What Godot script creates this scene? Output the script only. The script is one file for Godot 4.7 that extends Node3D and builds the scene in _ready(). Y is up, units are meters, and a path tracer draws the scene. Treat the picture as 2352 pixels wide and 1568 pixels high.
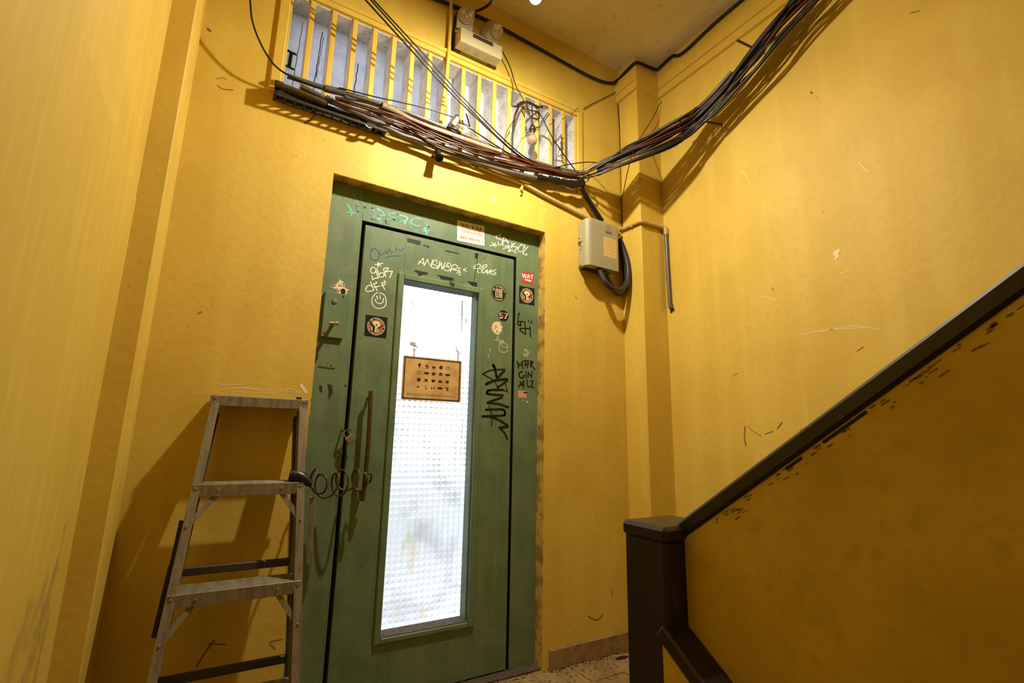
extends Node3D
# A yellow stair landing with a green door, a louvre, a wire bundle and a folded step ladder.

var M := {}
var used := {}

# ------------------------------------------------------------------ naming and nodes
func numbered(called: String) -> String:
	var n: int = used.get(called, 0)
	used[called] = n + 1
	return called if n == 0 else "%s_%03d" % [called, n]

func meta(o: Node, label: String, category: String, group := "", kind := "") -> void:
	if label != "": o.set_meta("label", label)
	if category != "": o.set_meta("category", category)
	if group != "": o.set_meta("group", group)
	if kind != "": o.set_meta("kind", kind)

func thing(called: String, label: String, category: String, at: Vector3, group := "", kind := "") -> Node3D:
	var o := Node3D.new()
	o.name = numbered(called)
	add_child(o)
	o.position = at
	meta(o, label, category, group, kind)
	return o

# A part is modelled in world coordinates; its node undoes the place of what carries it.
func part(parent: Node3D, called: String, mesh: Mesh, mats, label := "") -> MeshInstance3D:
	var o := MeshInstance3D.new()
	o.name = called
	o.mesh = mesh
	var list: Array = mats if mats is Array else [mats]
	for k in list.size():
		o.set_surface_override_material(k, M[list[k]])
	parent.add_child(o, true)
	var p: Node = parent
	var off := Vector3.ZERO
	while p != self:
		off += (p as Node3D).position
		p = p.get_parent()
	o.position = -off
	if label != "": o.set_meta("label", label)
	return o

func solo(called: String, mesh: ArrayMesh, mats, label: String, category: String, group := "", kind := "") -> MeshInstance3D:
	var box := mesh.get_aabb()
	var base := Vector3(box.get_center().x, box.position.y, box.get_center().z)
	var moved := ArrayMesh.new()
	for k in mesh.get_surface_count():
		var st := SurfaceTool.new()
		st.begin(Mesh.PRIMITIVE_TRIANGLES)
		st.append_from(mesh, k, Transform3D(Basis.IDENTITY, -base))
		st.commit(moved)
	var o := MeshInstance3D.new()
	o.name = numbered(called)
	o.mesh = moved
	var list: Array = mats if mats is Array else [mats]
	for k in list.size():
		o.set_surface_override_material(k, M[list[k]])
	add_child(o)
	o.position = base
	meta(o, label, category, group, kind)
	return o

# ------------------------------------------------------------------ shapes
func nst() -> SurfaceTool:
	var st := SurfaceTool.new()
	st.begin(Mesh.PRIMITIVE_TRIANGLES)
	return st

func tri(st: SurfaceTool, a: Vector3, b: Vector3, c: Vector3, hint: Vector3) -> void:
	var n := (b - a).cross(c - a)
	if n.length_squared() < 1e-18: return
	n = n.normalized()
	if n.dot(hint) < 0.0:
		var t := b
		b = c
		c = t
		n = -n
	for v in [a, c, b]:
		st.set_normal(n)
		st.set_uv(Vector2(v.x, v.y))
		st.add_vertex(v)

# a triangle with smooth normals, turned so that its front follows them
func tri_n(st: SurfaceTool, p: Array, n: Array) -> void:
	var g: Vector3 = (p[1] - p[0]).cross(p[2] - p[0])
	if g.length_squared() < 1e-20: return
	var order := [0, 2, 1] if g.dot(n[0] + n[1] + n[2]) >= 0.0 else [0, 1, 2]
	for k in order:
		st.set_normal((n[k] as Vector3).normalized())
		st.set_uv(Vector2.ZERO)
		st.add_vertex(p[k])

func quad(st: SurfaceTool, a: Vector3, b: Vector3, c: Vector3, d: Vector3, hint: Vector3) -> void:
	tri(st, a, b, c, hint)
	tri(st, a, c, d, hint)

# chamfered box
func cbox(st: SurfaceTool, c: Vector3, size: Vector3, bevel := 0.0, basis := Basis.IDENTITY) -> void:
	var h := size * 0.5
	var b: float = min(bevel, min(h.x, min(h.y, h.z)) * 0.95)
	var v := {}
	for sx in [-1, 1]:
		for sy in [-1, 1]:
			for sz in [-1, 1]:
				var s := Vector3(sx, sy, sz)
				for k in 3:
					var p := s * (h - Vector3(b, b, b))
					p[k] = s[k] * h[k]
					v[[sx, sy, sz, k]] = c + basis * p
	for k in 3:
		var i := (k + 1) % 3
		var j := (k + 2) % 3
		for s in [-1, 1]:
			var q := []
			for e in [[-1, -1], [1, -1], [1, 1], [-1, 1]]:
				var key := [0, 0, 0]
				key[k] = s
				key[i] = e[0]
				key[j] = e[1]
				q.append(v[[key[0], key[1], key[2], k]])
			var n := Vector3.ZERO
			n[k] = s
			quad(st, q[0], q[1], q[2], q[3], basis * n)
	if b <= 0.0: return
	for k in 3:
		var i := (k + 1) % 3
		var j := (k + 2) % 3
		for si in [-1, 1]:
			for sj in [-1, 1]:
				var q := []
				for e in [[-1, i], [-1, j], [1, j], [1, i]]:
					var key := [0, 0, 0]
					key[k] = e[0]
					key[i] = si
					key[j] = sj
					q.append(v[[key[0], key[1], key[2], e[1]]])
				var n := Vector3.ZERO
				n[i] = si
				n[j] = sj
				quad(st, q[0], q[1], q[2], q[3], basis * n)
	for sx in [-1, 1]:
		for sy in [-1, 1]:
			for sz in [-1, 1]:
				tri(st, v[[sx, sy, sz, 0]], v[[sx, sy, sz, 1]], v[[sx, sy, sz, 2]], basis * Vector3(sx, sy, sz))

func span(st: SurfaceTool, lo: Vector3, hi: Vector3, bevel := 0.0) -> void:
	cbox(st, (lo + hi) * 0.5, hi - lo, bevel)

func one_box(lo: Vector3, hi: Vector3, bevel := 0.0) -> ArrayMesh:
	var st := nst()
	span(st, lo, hi, bevel)
	return st.commit()

# a bar between two points; "up" fixes the direction of its second side
func bar(st: SurfaceTool, a: Vector3, b: Vector3, w: float, d: float, up: Vector3, bevel := 0.0) -> void:
	var y := (b - a).normalized()
	var x := up.cross(y).normalized()
	var z := x.cross(y)
	cbox(st, (a + b) * 0.5, Vector3(w, (b - a).length(), d), bevel, Basis(x, y, z))

func smooth_path(p: PackedVector3Array, n: int) -> PackedVector3Array:
	if p.size() < 3: return p
	var out := PackedVector3Array()
	for i in p.size() - 1:
		var p0 := p[maxi(i - 1, 0)]
		var p3 := p[mini(i + 2, p.size() - 1)]
		for k in n:
			out.append(p[i].cubic_interpolate(p[i + 1], p0, p3, float(k) / n))
	out.append(p[p.size() - 1])
	return out

func tube(st: SurfaceTool, path: PackedVector3Array, r, sides := 8) -> void:
	var n := path.size()
	var t0 := (path[1] - path[0]).normalized()
	var x := t0.cross(Vector3.UP if absf(t0.y) < 0.9 else Vector3.RIGHT).normalized()
	var rings := []
	var norms := []
	for i in n:
		var t := (path[mini(i + 1, n - 1)] - path[maxi(i - 1, 0)]).normalized()
		x = (x - t * x.dot(t)).normalized()
		var y := t.cross(x)
		var rad: float = r[i] if r is Array else r
		var ring := PackedVector3Array()
		var nn := PackedVector3Array()
		for k in sides:
			var a := TAU * k / sides
			var d := x * cos(a) + y * sin(a)
			ring.append(path[i] + d * rad)
			nn.append(d)
		rings.append(ring)
		norms.append(nn)
	for i in n - 1:
		for k in sides:
			var k2 := (k + 1) % sides
			tri_n(st, [rings[i][k], rings[i][k2], rings[i + 1][k2]], [norms[i][k], norms[i][k2], norms[i + 1][k2]])
			tri_n(st, [rings[i][k], rings[i + 1][k2], rings[i + 1][k]], [norms[i][k], norms[i + 1][k2], norms[i + 1][k]])
	for e in [0, n - 1]:
		var out := (path[0] - path[1]) if e == 0 else (path[n - 1] - path[n - 2])
		for k in sides:
			tri(st, path[e], rings[e][k], rings[e][(k + 1) % sides], out)

func pv(flat: Array, dim := 3) -> PackedVector3Array:
	var out := PackedVector3Array()
	for i in range(0, flat.size(), dim):
		out.append(Vector3(flat[i], flat[i + 1], flat[i + 2] if dim == 3 else 0.0))
	return out

func tube_mesh(path: PackedVector3Array, r, sides := 8, n := 5) -> ArrayMesh:
	var st := nst()
	tube(st, smooth_path(path, n), r, sides)
	return st.commit()

# turn a profile of (radius, height) about the y axis of a frame
func lathe(st: SurfaceTool, prof: Array, at: Transform3D, sides := 20) -> void:
	for i in prof.size() - 1:
		var a: Vector2 = prof[i]
		var b: Vector2 = prof[i + 1]
		var d := b - a
		var nn := Vector2(d.y, -d.x).normalized()
		for k in sides:
			var q := []
			for e in [[a, k], [b, k], [b, k + 1], [a, k + 1]]:
				var an: float = TAU * e[1] / sides
				q.append([at * Vector3(e[0].x * cos(an), e[0].y, e[0].x * sin(an)), at.basis * Vector3(nn.x * cos(an), nn.y, nn.x * sin(an))])
			for f in [[0, 1, 2], [0, 2, 3]]:
				tri_n(st, [q[f[0]][0], q[f[1]][0], q[f[2]][0]], [q[f[0]][1], q[f[1]][1], q[f[2]][1]])

# a flat outline in the xy plane, given thickness towards +z
func slab2(st: SurfaceTool, poly: PackedVector2Array, z0: float, z1: float, at := Transform3D.IDENTITY, sides := true) -> void:
	var idx := Geometry2D.triangulate_polygon(poly)
	for i in range(0, idx.size(), 3):
		for s in [z1, z0]:
			var p := []
			for k in 3:
				p.append(at * Vector3(poly[idx[i + k]].x, poly[idx[i + k]].y, s))
			tri(st, p[0], p[1], p[2], at.basis * Vector3(0, 0, 1 if s == z1 else -1))
			if not sides: break
	if not sides: return
	var ccw := not Geometry2D.is_polygon_clockwise(poly)
	for i in poly.size():
		var a := poly[i]
		var b := poly[(i + 1) % poly.size()]
		var n := Vector3(b.y - a.y, a.x - b.x, 0) * (1.0 if ccw else -1.0)
		quad(st, at * Vector3(a.x, a.y, z0), at * Vector3(b.x, b.y, z0), at * Vector3(b.x, b.y, z1), at * Vector3(a.x, a.y, z1), at.basis * n)

func disc(r: float, n := 28, sx := 1.0, c := Vector2.ZERO) -> PackedVector2Array:
	var out := PackedVector2Array()
	for k in n: out.append(c + Vector2(cos(TAU * k / n) * r * sx, sin(TAU * k / n) * r))
	return out

func rect2(w: float, h: float, c := Vector2.ZERO) -> PackedVector2Array:
	return PackedVector2Array([c + Vector2(-w, -h) * 0.5, c + Vector2(w, -h) * 0.5, c + Vector2(w, h) * 0.5, c + Vector2(-w, h) * 0.5])

func ring2(st: SurfaceTool, r0: float, r1: float, z: float, at: Transform3D, n := 36) -> void:
	for k in n:
		var a := Vector2.from_angle(TAU * k / n)
		var b := Vector2.from_angle(TAU * (k + 1) / n)
		quad(st, at * Vector3(a.x * r0, a.y * r0, z), at * Vector3(a.x * r1, a.y * r1, z), at * Vector3(b.x * r1, b.y * r1, z), at * Vector3(b.x * r0, b.y * r0, z), at.basis.z)

# a pen stroke lying on a surface: strip with round ends; u, v span the surface, n is its normal
func stroke(st: SurfaceTool, path: PackedVector3Array, w: float, n: Vector3, lift: float) -> void:
	var p := smooth_path(path, 5)
	for i in p.size():
		if i < p.size() - 1:
			var t := (p[i + 1] - p[i]).normalized()
			var s := n.cross(t).normalized() * w * 0.5
			var l := n * (lift + 1e-5 * (i % 3))
			quad(st, p[i] - s + l, p[i + 1] - s + l, p[i + 1] + s + l, p[i] + s + l, n)
		if i == 0 or i == p.size() - 1 or w > 0.005:
			var e := n.cross(Vector3.UP if absf(n.y) < 0.9 else Vector3.RIGHT).normalized()
			var g := n.cross(e)
			for k in 8:
				var a := TAU * k / 8
				var b := TAU * (k + 1) / 8
				var c := p[i] + n * (lift + 4e-5)
				tri(st, c, c + (e * cos(a) + g * sin(a)) * w * 0.5, c + (e * cos(b) + g * sin(b)) * w * 0.5, n)

var fonts := {}
func letters(st: SurfaceTool, s: String, h: float, at: Transform3D, face := "Droid Sans", weight := 400, wide := 1.0) -> void:
	var key := face + str(weight)
	if not fonts.has(key):
		var f := SystemFont.new()
		f.font_names = PackedStringArray([face])
		f.font_weight = weight
		fonts[key] = f
	var t := TextMesh.new()
	t.text = s
	t.font = fonts[key]
	t.font_size = 48
	t.pixel_size = h / 35.0
	t.depth = 0.0002
	var arr := t.surface_get_arrays(0)
	var v: PackedVector3Array = arr[Mesh.ARRAY_VERTEX]
	var idx: PackedInt32Array = arr[Mesh.ARRAY_INDEX]
	var to := at * Transform3D(Basis.from_scale(Vector3(wide, 1, 1)), Vector3.ZERO)
	for i in range(0, idx.size(), 3):
		var p := [v[idx[i]], v[idx[i + 1]], v[idx[i + 2]]]
		if (p[0].z + p[1].z + p[2].z) < 0.0002: continue   # keep the printed face only
		tri(st, to * p[0], to * p[1], to * p[2], to.basis.z)

# ------------------------------------------------------------------ materials
func grain(size: int, freq: float, sd: int, squash := 1, oct := 4, kind := FastNoiseLite.TYPE_SIMPLEX_SMOOTH) -> PackedByteArray:
	var f := FastNoiseLite.new()
	f.seed = sd
	f.noise_type = kind
	f.frequency = freq
	f.fractal_octaves = oct
	var im := f.get_seamless_image(size, maxi(size / squash, 8))
	im.convert(Image.FORMAT_L8)
	if squash > 1: im.resize(size, size, Image.INTERPOLATE_CUBIC)
	return im.get_data()

# colours blended by layers: each layer = [bytes, low, high, colour, strength]
func tint_tex(size: int, base: Color, layers: Array) -> ImageTexture:
	var data := PackedByteArray()
	data.resize(size * size * 3)
	for i in size * size:
		var r := base.r
		var g := base.g
		var b := base.b
		for l in layers:
			var v: float = l[0][i] / 255.0
			var k: float = clampf((v - l[1]) / (l[2] - l[1]), 0.0, 1.0) * l[4]
			r += (l[3].r - r) * k
			g += (l[3].g - g) * k
			b += (l[3].b - b) * k
		data[i * 3] = int(clampf(r, 0, 1) * 255.0)
		data[i * 3 + 1] = int(clampf(g, 0, 1) * 255.0)
		data[i * 3 + 2] = int(clampf(b, 0, 1) * 255.0)
	return ImageTexture.create_from_image(Image.create_from_data(size, size, false, Image.FORMAT_RGB8, data))

func grey_tex(size: int, bytes: PackedByteArray) -> ImageTexture:
	return ImageTexture.create_from_image(Image.create_from_data(size, size, false, Image.FORMAT_L8, bytes))

func mat(called: String, c: Color, rough: float, metal := 0.0) -> StandardMaterial3D:
	var m := StandardMaterial3D.new()
	m.albedo_color = c
	m.roughness = rough
	m.metallic = metal
	M[called] = m
	return m

func mat_tex(called: String, tex: Texture2D, rough: float, per_metre: float, metal := 0.0, bump: Texture2D = null, bump_cm := 0.1) -> StandardMaterial3D:
	var m := mat(called, Color.WHITE, rough, metal)
	m.albedo_texture = tex
	m.uv1_triplanar = true
	m.uv1_world_triplanar = true
	m.uv1_scale = Vector3.ONE * per_metre
	if bump:
		m.heightmap_enabled = true
		m.heightmap_texture = bump
		m.heightmap_scale = bump_cm
	return m
const GRAFFITI := [
	["frame", "white paint-pen tag with an asterisk above the door", "white_pen", [.0048, [-.303,2.085,-.284,2.064], .0048, [-.281,2.087,-.292,2.074,-.313,2.063], .0048, [-.292,2.075,-.273,2.073], .0048, [-.254,2.147,-.256,2.126,-.258,2.134,-.268,2.134,-.278,2.124,-.278,2.115,-.254,2.114,-.238,2.108,-.243,2.093,-.255,2.081,-.265,2.083,-.266,2.096], .0048, [-.236,2.128,-.236,2.08], .0048, [-.236,2.128,-.225,2.128,-.217,2.121,-.219,2.115,-.238,2.11,-.221,2.115,-.198,2.113], .0048, [-.217,2.113,-.206,2.105,-.201,2.091,-.202,2.076], .0048, [-.225,2.083,-.203,2.085,-.189,2.085], .0048, [-.181,2.114,-.18,2.081], .0048, [-.16,2.113,-.186,2.09,-.172,2.093,-.138,2.092], .0048, [-.159,2.071,-.15,2.084,-.138,2.092], .0048, [-.124,2.108,-.134,2.1,-.139,2.088,-.136,2.074,-.125,2.071,-.11,2.08,-.104,2.096,-.106,2.112,-.117,2.116,-.127,2.108], .0048, [-.097,2.119,-.095,2.098], .0045, [-.075,2.114,-.111,2.063], .0048, [-.111,2.063,-.083,2.061], .0048, [-.083,2.061,-.085,2.073], .0048, [-.233,2.063,-.224,2.071,-.206,2.076,-.194,2.074,-.189,2.067,-.194,2.058,-.201,2.057,-.2,2.063,-.187,2.067,-.169,2.066,-.153,2.057]]],
	["leaf", "white paint-pen writing ANSWERS over the glass", "white_pen", [.004, [-.703,1.878,-.679,1.915], .004, [-.679,1.915,-.672,1.878], .004, [-.701,1.894,-.671,1.888], .004, [-.672,1.878,-.656,1.915], .004, [-.656,1.915,-.649,1.895,-.636,1.88], .004, [-.636,1.88,-.634,1.902,-.629,1.918], .004, [-.608,1.904,-.608,1.918,-.617,1.918,-.629,1.905,-.628,1.896,-.612,1.892,-.603,1.886,-.611,1.879,-.625,1.877,-.636,1.883,-.631,1.895], .004, [-.591,1.918,-.602,1.876], .004, [-.602,1.876,-.583,1.912], .004, [-.583,1.912,-.58,1.878], .004, [-.58,1.878,-.563,1.918], .004, [-.534,1.906,-.536,1.917,-.546,1.918,-.554,1.908,-.54,1.896,-.557,1.899,-.571,1.894,-.569,1.883,-.556,1.876,-.542,1.881,-.529,1.893], .004, [-.534,1.875,-.527,1.903,-.514,1.917,-.497,1.913,-.497,1.903,-.511,1.895,-.529,1.891,-.506,1.889,-.484,1.888], .004, [-.477,1.906,-.487,1.903,-.488,1.893,-.481,1.885,-.495,1.878,-.497,1.873], .004, [-.481,1.885,-.479,1.871,-.488,1.868], .004, [-.447,1.91,-.464,1.899], .004, [-.464,1.899,-.445,1.894], .01, [-.455,1.877,-.453,1.876]]],
	["leaf", "white paint-pen writing SLAVES beside the crack", "white_pen", [.004, [-.371,1.932,-.366,1.944,-.377,1.948,-.394,1.938,-.406,1.924,-.401,1.919,-.38,1.924,-.363,1.924,-.356,1.918], .004, [-.361,1.933,-.351,1.946,-.333,1.953,-.328,1.949,-.34,1.938,-.357,1.933,-.361,1.934], .004, [-.382,1.913,-.381,1.903,-.373,1.901], .004, [-.348,1.932,-.354,1.918,-.362,1.906], .004, [-.362,1.906,-.345,1.907], .004, [-.345,1.904,-.328,1.929], .004, [-.328,1.929,-.326,1.905], .004, [-.339,1.913,-.326,1.915], .004, [-.326,1.924,-.321,1.907], .004, [-.321,1.907,-.311,1.929], .004, [-.31,1.917,-.297,1.925,-.302,1.931,-.31,1.919,-.306,1.91,-.295,1.912], .004, [-.273,1.938,-.289,1.931,-.288,1.923,-.275,1.92,-.277,1.911,-.297,1.909]]],
	["leaf", "white paint-pen letters gbR dFF with an asterisk", "white_pen", [.005, [-.907,1.835,-.873,1.848], .005, [-.894,1.848,-.893,1.838,-.895,1.827], .005, [-.891,1.839,-.882,1.832], .005, [-.905,1.815,-.913,1.821,-.922,1.815,-.926,1.804,-.921,1.794,-.912,1.792,-.904,1.799,-.903,1.812], .005, [-.905,1.815,-.888,1.773], .005, [-.888,1.773,-.901,1.771,-.914,1.76], .005, [-.914,1.76,-.917,1.78], .005, [-.898,1.818,-.883,1.781], .005, [-.883,1.781,-.872,1.781,-.862,1.792,-.868,1.801,-.878,1.801,-.886,1.791], .005, [-.854,1.787,-.862,1.808,-.867,1.821,-.86,1.828,-.845,1.83,-.852,1.818,-.865,1.805], .005, [-.865,1.805,-.845,1.814,-.824,1.819], .005, [-.824,1.819,-.831,1.803,-.835,1.785], .005, [-.921,1.749,-.904,1.713], .005, [-.904,1.713,-.919,1.706,-.931,1.701,-.939,1.705,-.939,1.717,-.932,1.729,-.921,1.733,-.912,1.727], .005, [-.897,1.754,-.892,1.75], .005, [-.892,1.75,-.907,1.743], .005, [-.907,1.743,-.888,1.713], .005, [-.903,1.727,-.88,1.737], .005, [-.861,1.768,-.853,1.759], .005, [-.853,1.759,-.872,1.754], .005, [-.872,1.754,-.855,1.725], .005, [-.871,1.74,-.852,1.75]]],
	["leaf", "white paint-pen smiley face on the door", "white_pen", [.0046, [-.881,1.706,-.895,1.698,-.907,1.679,-.909,1.661,-.903,1.644,-.889,1.633,-.871,1.633,-.853,1.641,-.844,1.658,-.845,1.677,-.852,1.695,-.864,1.703,-.881,1.706], .005, [-.889,1.688,-.884,1.674], .005, [-.875,1.694,-.872,1.678], .0046, [-.895,1.672,-.891,1.663,-.881,1.655,-.869,1.656,-.86,1.663,-.857,1.673,-.858,1.683]]],
	["leaf", "faint blue marker signature with an underline", "blue_pen", [.0042, [-.929,1.903,-.911,1.911,-.894,1.894,-.894,1.87,-.907,1.855,-.926,1.859,-.933,1.882,-.929,1.903], .0042, [-.895,1.902,-.882,1.887,-.867,1.904], .0042, [-.867,1.904,-.862,1.914,-.855,1.899], .0042, [-.855,1.899,-.845,1.926,-.838,1.909,-.824,1.916], .0042, [-.816,1.937,-.813,1.921], .0042, [-.804,1.935,-.793,1.927], .0042, [-.793,1.927,-.776,1.946], .0042, [-.862,1.879,-.831,1.894,-.791,1.902]]],
	["frame", "turquoise scrawled tag along the top of the frame", "cyan_pen", [.008, [-1.052,2.092,-1.031,2.066], .0062, [-1.031,2.066,-1.031,2.043], .0062, [-1.05,2.055,-1.015,2.062], .0062, [-.994,2.1,-1.01,2.099,-1.012,2.085,-1.006,2.071,-.992,2.073,-.977,2.083,-.969,2.097,-.978,2.102], .0062, [-.946,2.105,-.935,2.106,-.937,2.088], .0062, [-.949,2.069,-.942,2.053,-.934,2.048,-.924,2.056], .0062, [-.931,2.078,-.924,2.058,-.916,2.047], .0062, [-.916,2.072,-.902,2.078,-.88,2.085], .0062, [-.88,2.085,-.891,2.1], .009, [-.917,2.109,-.9,2.102], .0062, [-.916,2.07,-.894,2.046], .0062, [-.917,2.056,-.896,2.066], .0062, [-.867,2.109,-.856,2.09,-.835,2.084,-.816,2.088,-.816,2.105,-.829,2.109,-.853,2.103], .0062, [-.852,2.077,-.871,2.066,-.874,2.054,-.864,2.046,-.848,2.048,-.833,2.06,-.831,2.075,-.84,2.078], .008, [-.81,2.106,-.777,2.105], .0062, [-.777,2.105,-.769,2.099,-.782,2.069], .0062, [-.776,2.091,-.798,2.077,-.816,2.079], .009, [-.782,2.069,-.771,2.104], .008, [-.692,2.109,-.718,2.112,-.742,2.104], .0062, [-.742,2.104,-.756,2.082,-.755,2.062,-.742,2.049,-.724,2.047,-.707,2.054], .0062, [-.756,2.086,-.736,2.075,-.71,2.075,-.697,2.089], .0062, [-.681,2.099,-.66,2.088,-.662,2.078,-.68,2.071,-.691,2.052], .0062, [-.691,2.052,-.657,2.064], .009, [-.68,2.071,-.668,2.043], .004, [-1.03,2.151,-1.011,2.118], .004, [-.998,2.151,-.979,2.11], .004, [-.967,2.146,-.951,2.121]]],
	["leaf", "large black marker tag running down the door", "black_pen", [.014, [-.276,1.429,-.265,1.412,-.253,1.368], .008, [-.334,1.378,-.286,1.401,-.206,1.413], .014, [-.208,1.408,-.247,1.365], .006, [-.334,1.378,-.267,1.352], .014, [-.312,1.329,-.263,1.351,-.191,1.364], .012, [-.191,1.355,-.245,1.317], .005, [-.261,1.342,-.241,1.31], .005, [-.202,1.339,-.183,1.292], .005, [-.241,1.31,-.186,1.301], .012, [-.211,1.307,-.282,1.302,-.305,1.292,-.298,1.281,-.215,1.279], .012, [-.219,1.268,-.301,1.238], .012, [-.301,1.236,-.239,1.234,-.181,1.221], .012, [-.31,1.202,-.259,1.206,-.209,1.207,-.2,1.185,-.22,1.177,-.327,1.169], .006, [-.292,1.221,-.277,1.182,-.275,1.125], .012, [-.327,1.169,-.278,1.168,-.228,1.152,-.181,1.128], .014, [-.181,1.123,-.229,1.116], .01, [-.227,1.114,-.197,1.088,-.182,1.06]]],
	["frame", "small black marker letters AT on the frame", "black_pen", [.0075, [-.125,1.724,-.131,1.703,-.133,1.662], .0075, [-.133,1.662,-.117,1.656,-.115,1.672], .0075, [-.129,1.678,-.089,1.681], .0075, [-.089,1.681,-.083,1.614], .0075, [-.083,1.614,-.116,1.63,-.118,1.641], .0075, [-.118,1.641,-.053,1.649], .0075, [-.056,1.657,-.051,1.605], .0075, [-.066,1.691,-.064,1.684], .0075, [-.045,1.691,-.048,1.679]]],
	["frame", "black marker letters MAR GIN ALZ in three lines", "black_pen", [.0075, [-.123,1.427,-.13,1.458], .0075, [-.135,1.46,-.114,1.441], .0075, [-.114,1.441,-.101,1.465], .0075, [-.101,1.465,-.098,1.427], .0075, [-.092,1.468,-.063,1.472], .0075, [-.063,1.472,-.069,1.433], .0075, [-.087,1.447,-.06,1.457], .0075, [-.083,1.467,-.078,1.444], .0075, [-.048,1.439,-.049,1.472], .0075, [-.049,1.472,-.035,1.468,-.046,1.455], .0075, [-.046,1.455,-.023,1.43], .0075, [-.1,1.411,-.118,1.402,-.115,1.38,-.095,1.379,-.089,1.393], .0075, [-.078,1.413,-.075,1.381], .0075, [-.064,1.384,-.064,1.411], .0075, [-.064,1.411,-.041,1.386], .0075, [-.041,1.386,-.039,1.417], .0075, [-.121,1.33,-.09,1.363], .0075, [-.09,1.363,-.09,1.325], .0075, [-.112,1.357,-.103,1.339,-.09,1.344], .0075, [-.068,1.368,-.065,1.334], .0075, [-.065,1.334,-.047,1.335], .0075, [-.047,1.366,-.031,1.367], .0075, [-.031,1.367,-.045,1.336], .0075, [-.045,1.336,-.029,1.331], .0075, [-.089,1.302,-.069,1.303]]],
	["leaf", "cream paint-pen scribble below the worn round sticker", "cream_pen", [.003, [-.253,1.582,-.261,1.558], .003, [-.261,1.558,-.274,1.557], .003, [-.253,1.582,-.242,1.563], .003, [-.242,1.563,-.261,1.558], .003, [-.244,1.564,-.214,1.56,-.248,1.552,-.218,1.55], .003, [-.239,1.546,-.213,1.53,-.191,1.53,-.196,1.543,-.218,1.552,-.239,1.542,-.245,1.522,-.234,1.503,-.208,1.502,-.191,1.513,-.193,1.521], .004, [-.3,1.509,-.293,1.5], .004, [-.307,1.482,-.301,1.47]]],
	["frame", "tiny cream scribble above the black letters", "cream_pen", [.0038, [-.091,1.528,-.07,1.527], .0038, [-.077,1.536,-.086,1.519], .0038, [-.084,1.494,-.095,1.504,-.075,1.503,-.059,1.516,-.07,1.523,-.074,1.491], .0038, [-.063,1.49,-.062,1.489], .008, [-.07,1.256,-.064,1.254], .005, [-.093,1.261,-.09,1.259]]],
]
const PATCHES := [
	["leaf", "torn scraps of black tape over the glass", "tape", [[-.721,1.844,-.712,1.848,-.651,1.847,-.652,1.837,-.676,1.831,-.697,1.82,-.703,1.836,-.719,1.839], [-.606,1.846,-.513,1.846,-.516,1.831,-.581,1.828,-.592,1.84], [-.44,1.845,-.38,1.847,-.385,1.836,-.38,1.824,-.415,1.827,-.432,1.839]]],
	["leaf", "short black strips of tape near the top of the door", "tape", [[-.765,2,-.697,2,-.698,1.978,-.764,1.98], [-.684,1.985,-.651,1.984,-.653,1.969,-.662,1.977,-.682,1.979]]],
	["leaf", "thin dark tape strip and patch by the crack", "tape", [[-.566,1.983,-.488,1.982,-.489,1.977,-.567,1.977], [-.4,2.005,-.38,2.004,-.383,1.982,-.4,1.971,-.401,1.985]]],
	["leaf", "rust stain on the window moulding", "rust", [[-.541,1.822,-.509,1.813,-.516,1.795,-.536,1.801]]],
	["frame", "dark drip marks on the left of the frame", "grime", [[-1.097,1.267,-1.087,1.264,-1.083,1.24,-1.091,1.236,-1.097,1.25], [-1.066,1.273,-1.047,1.271,-1.041,1.24,-1.052,1.211,-1.057,1.214,-1.058,1.242]]],
]
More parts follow.
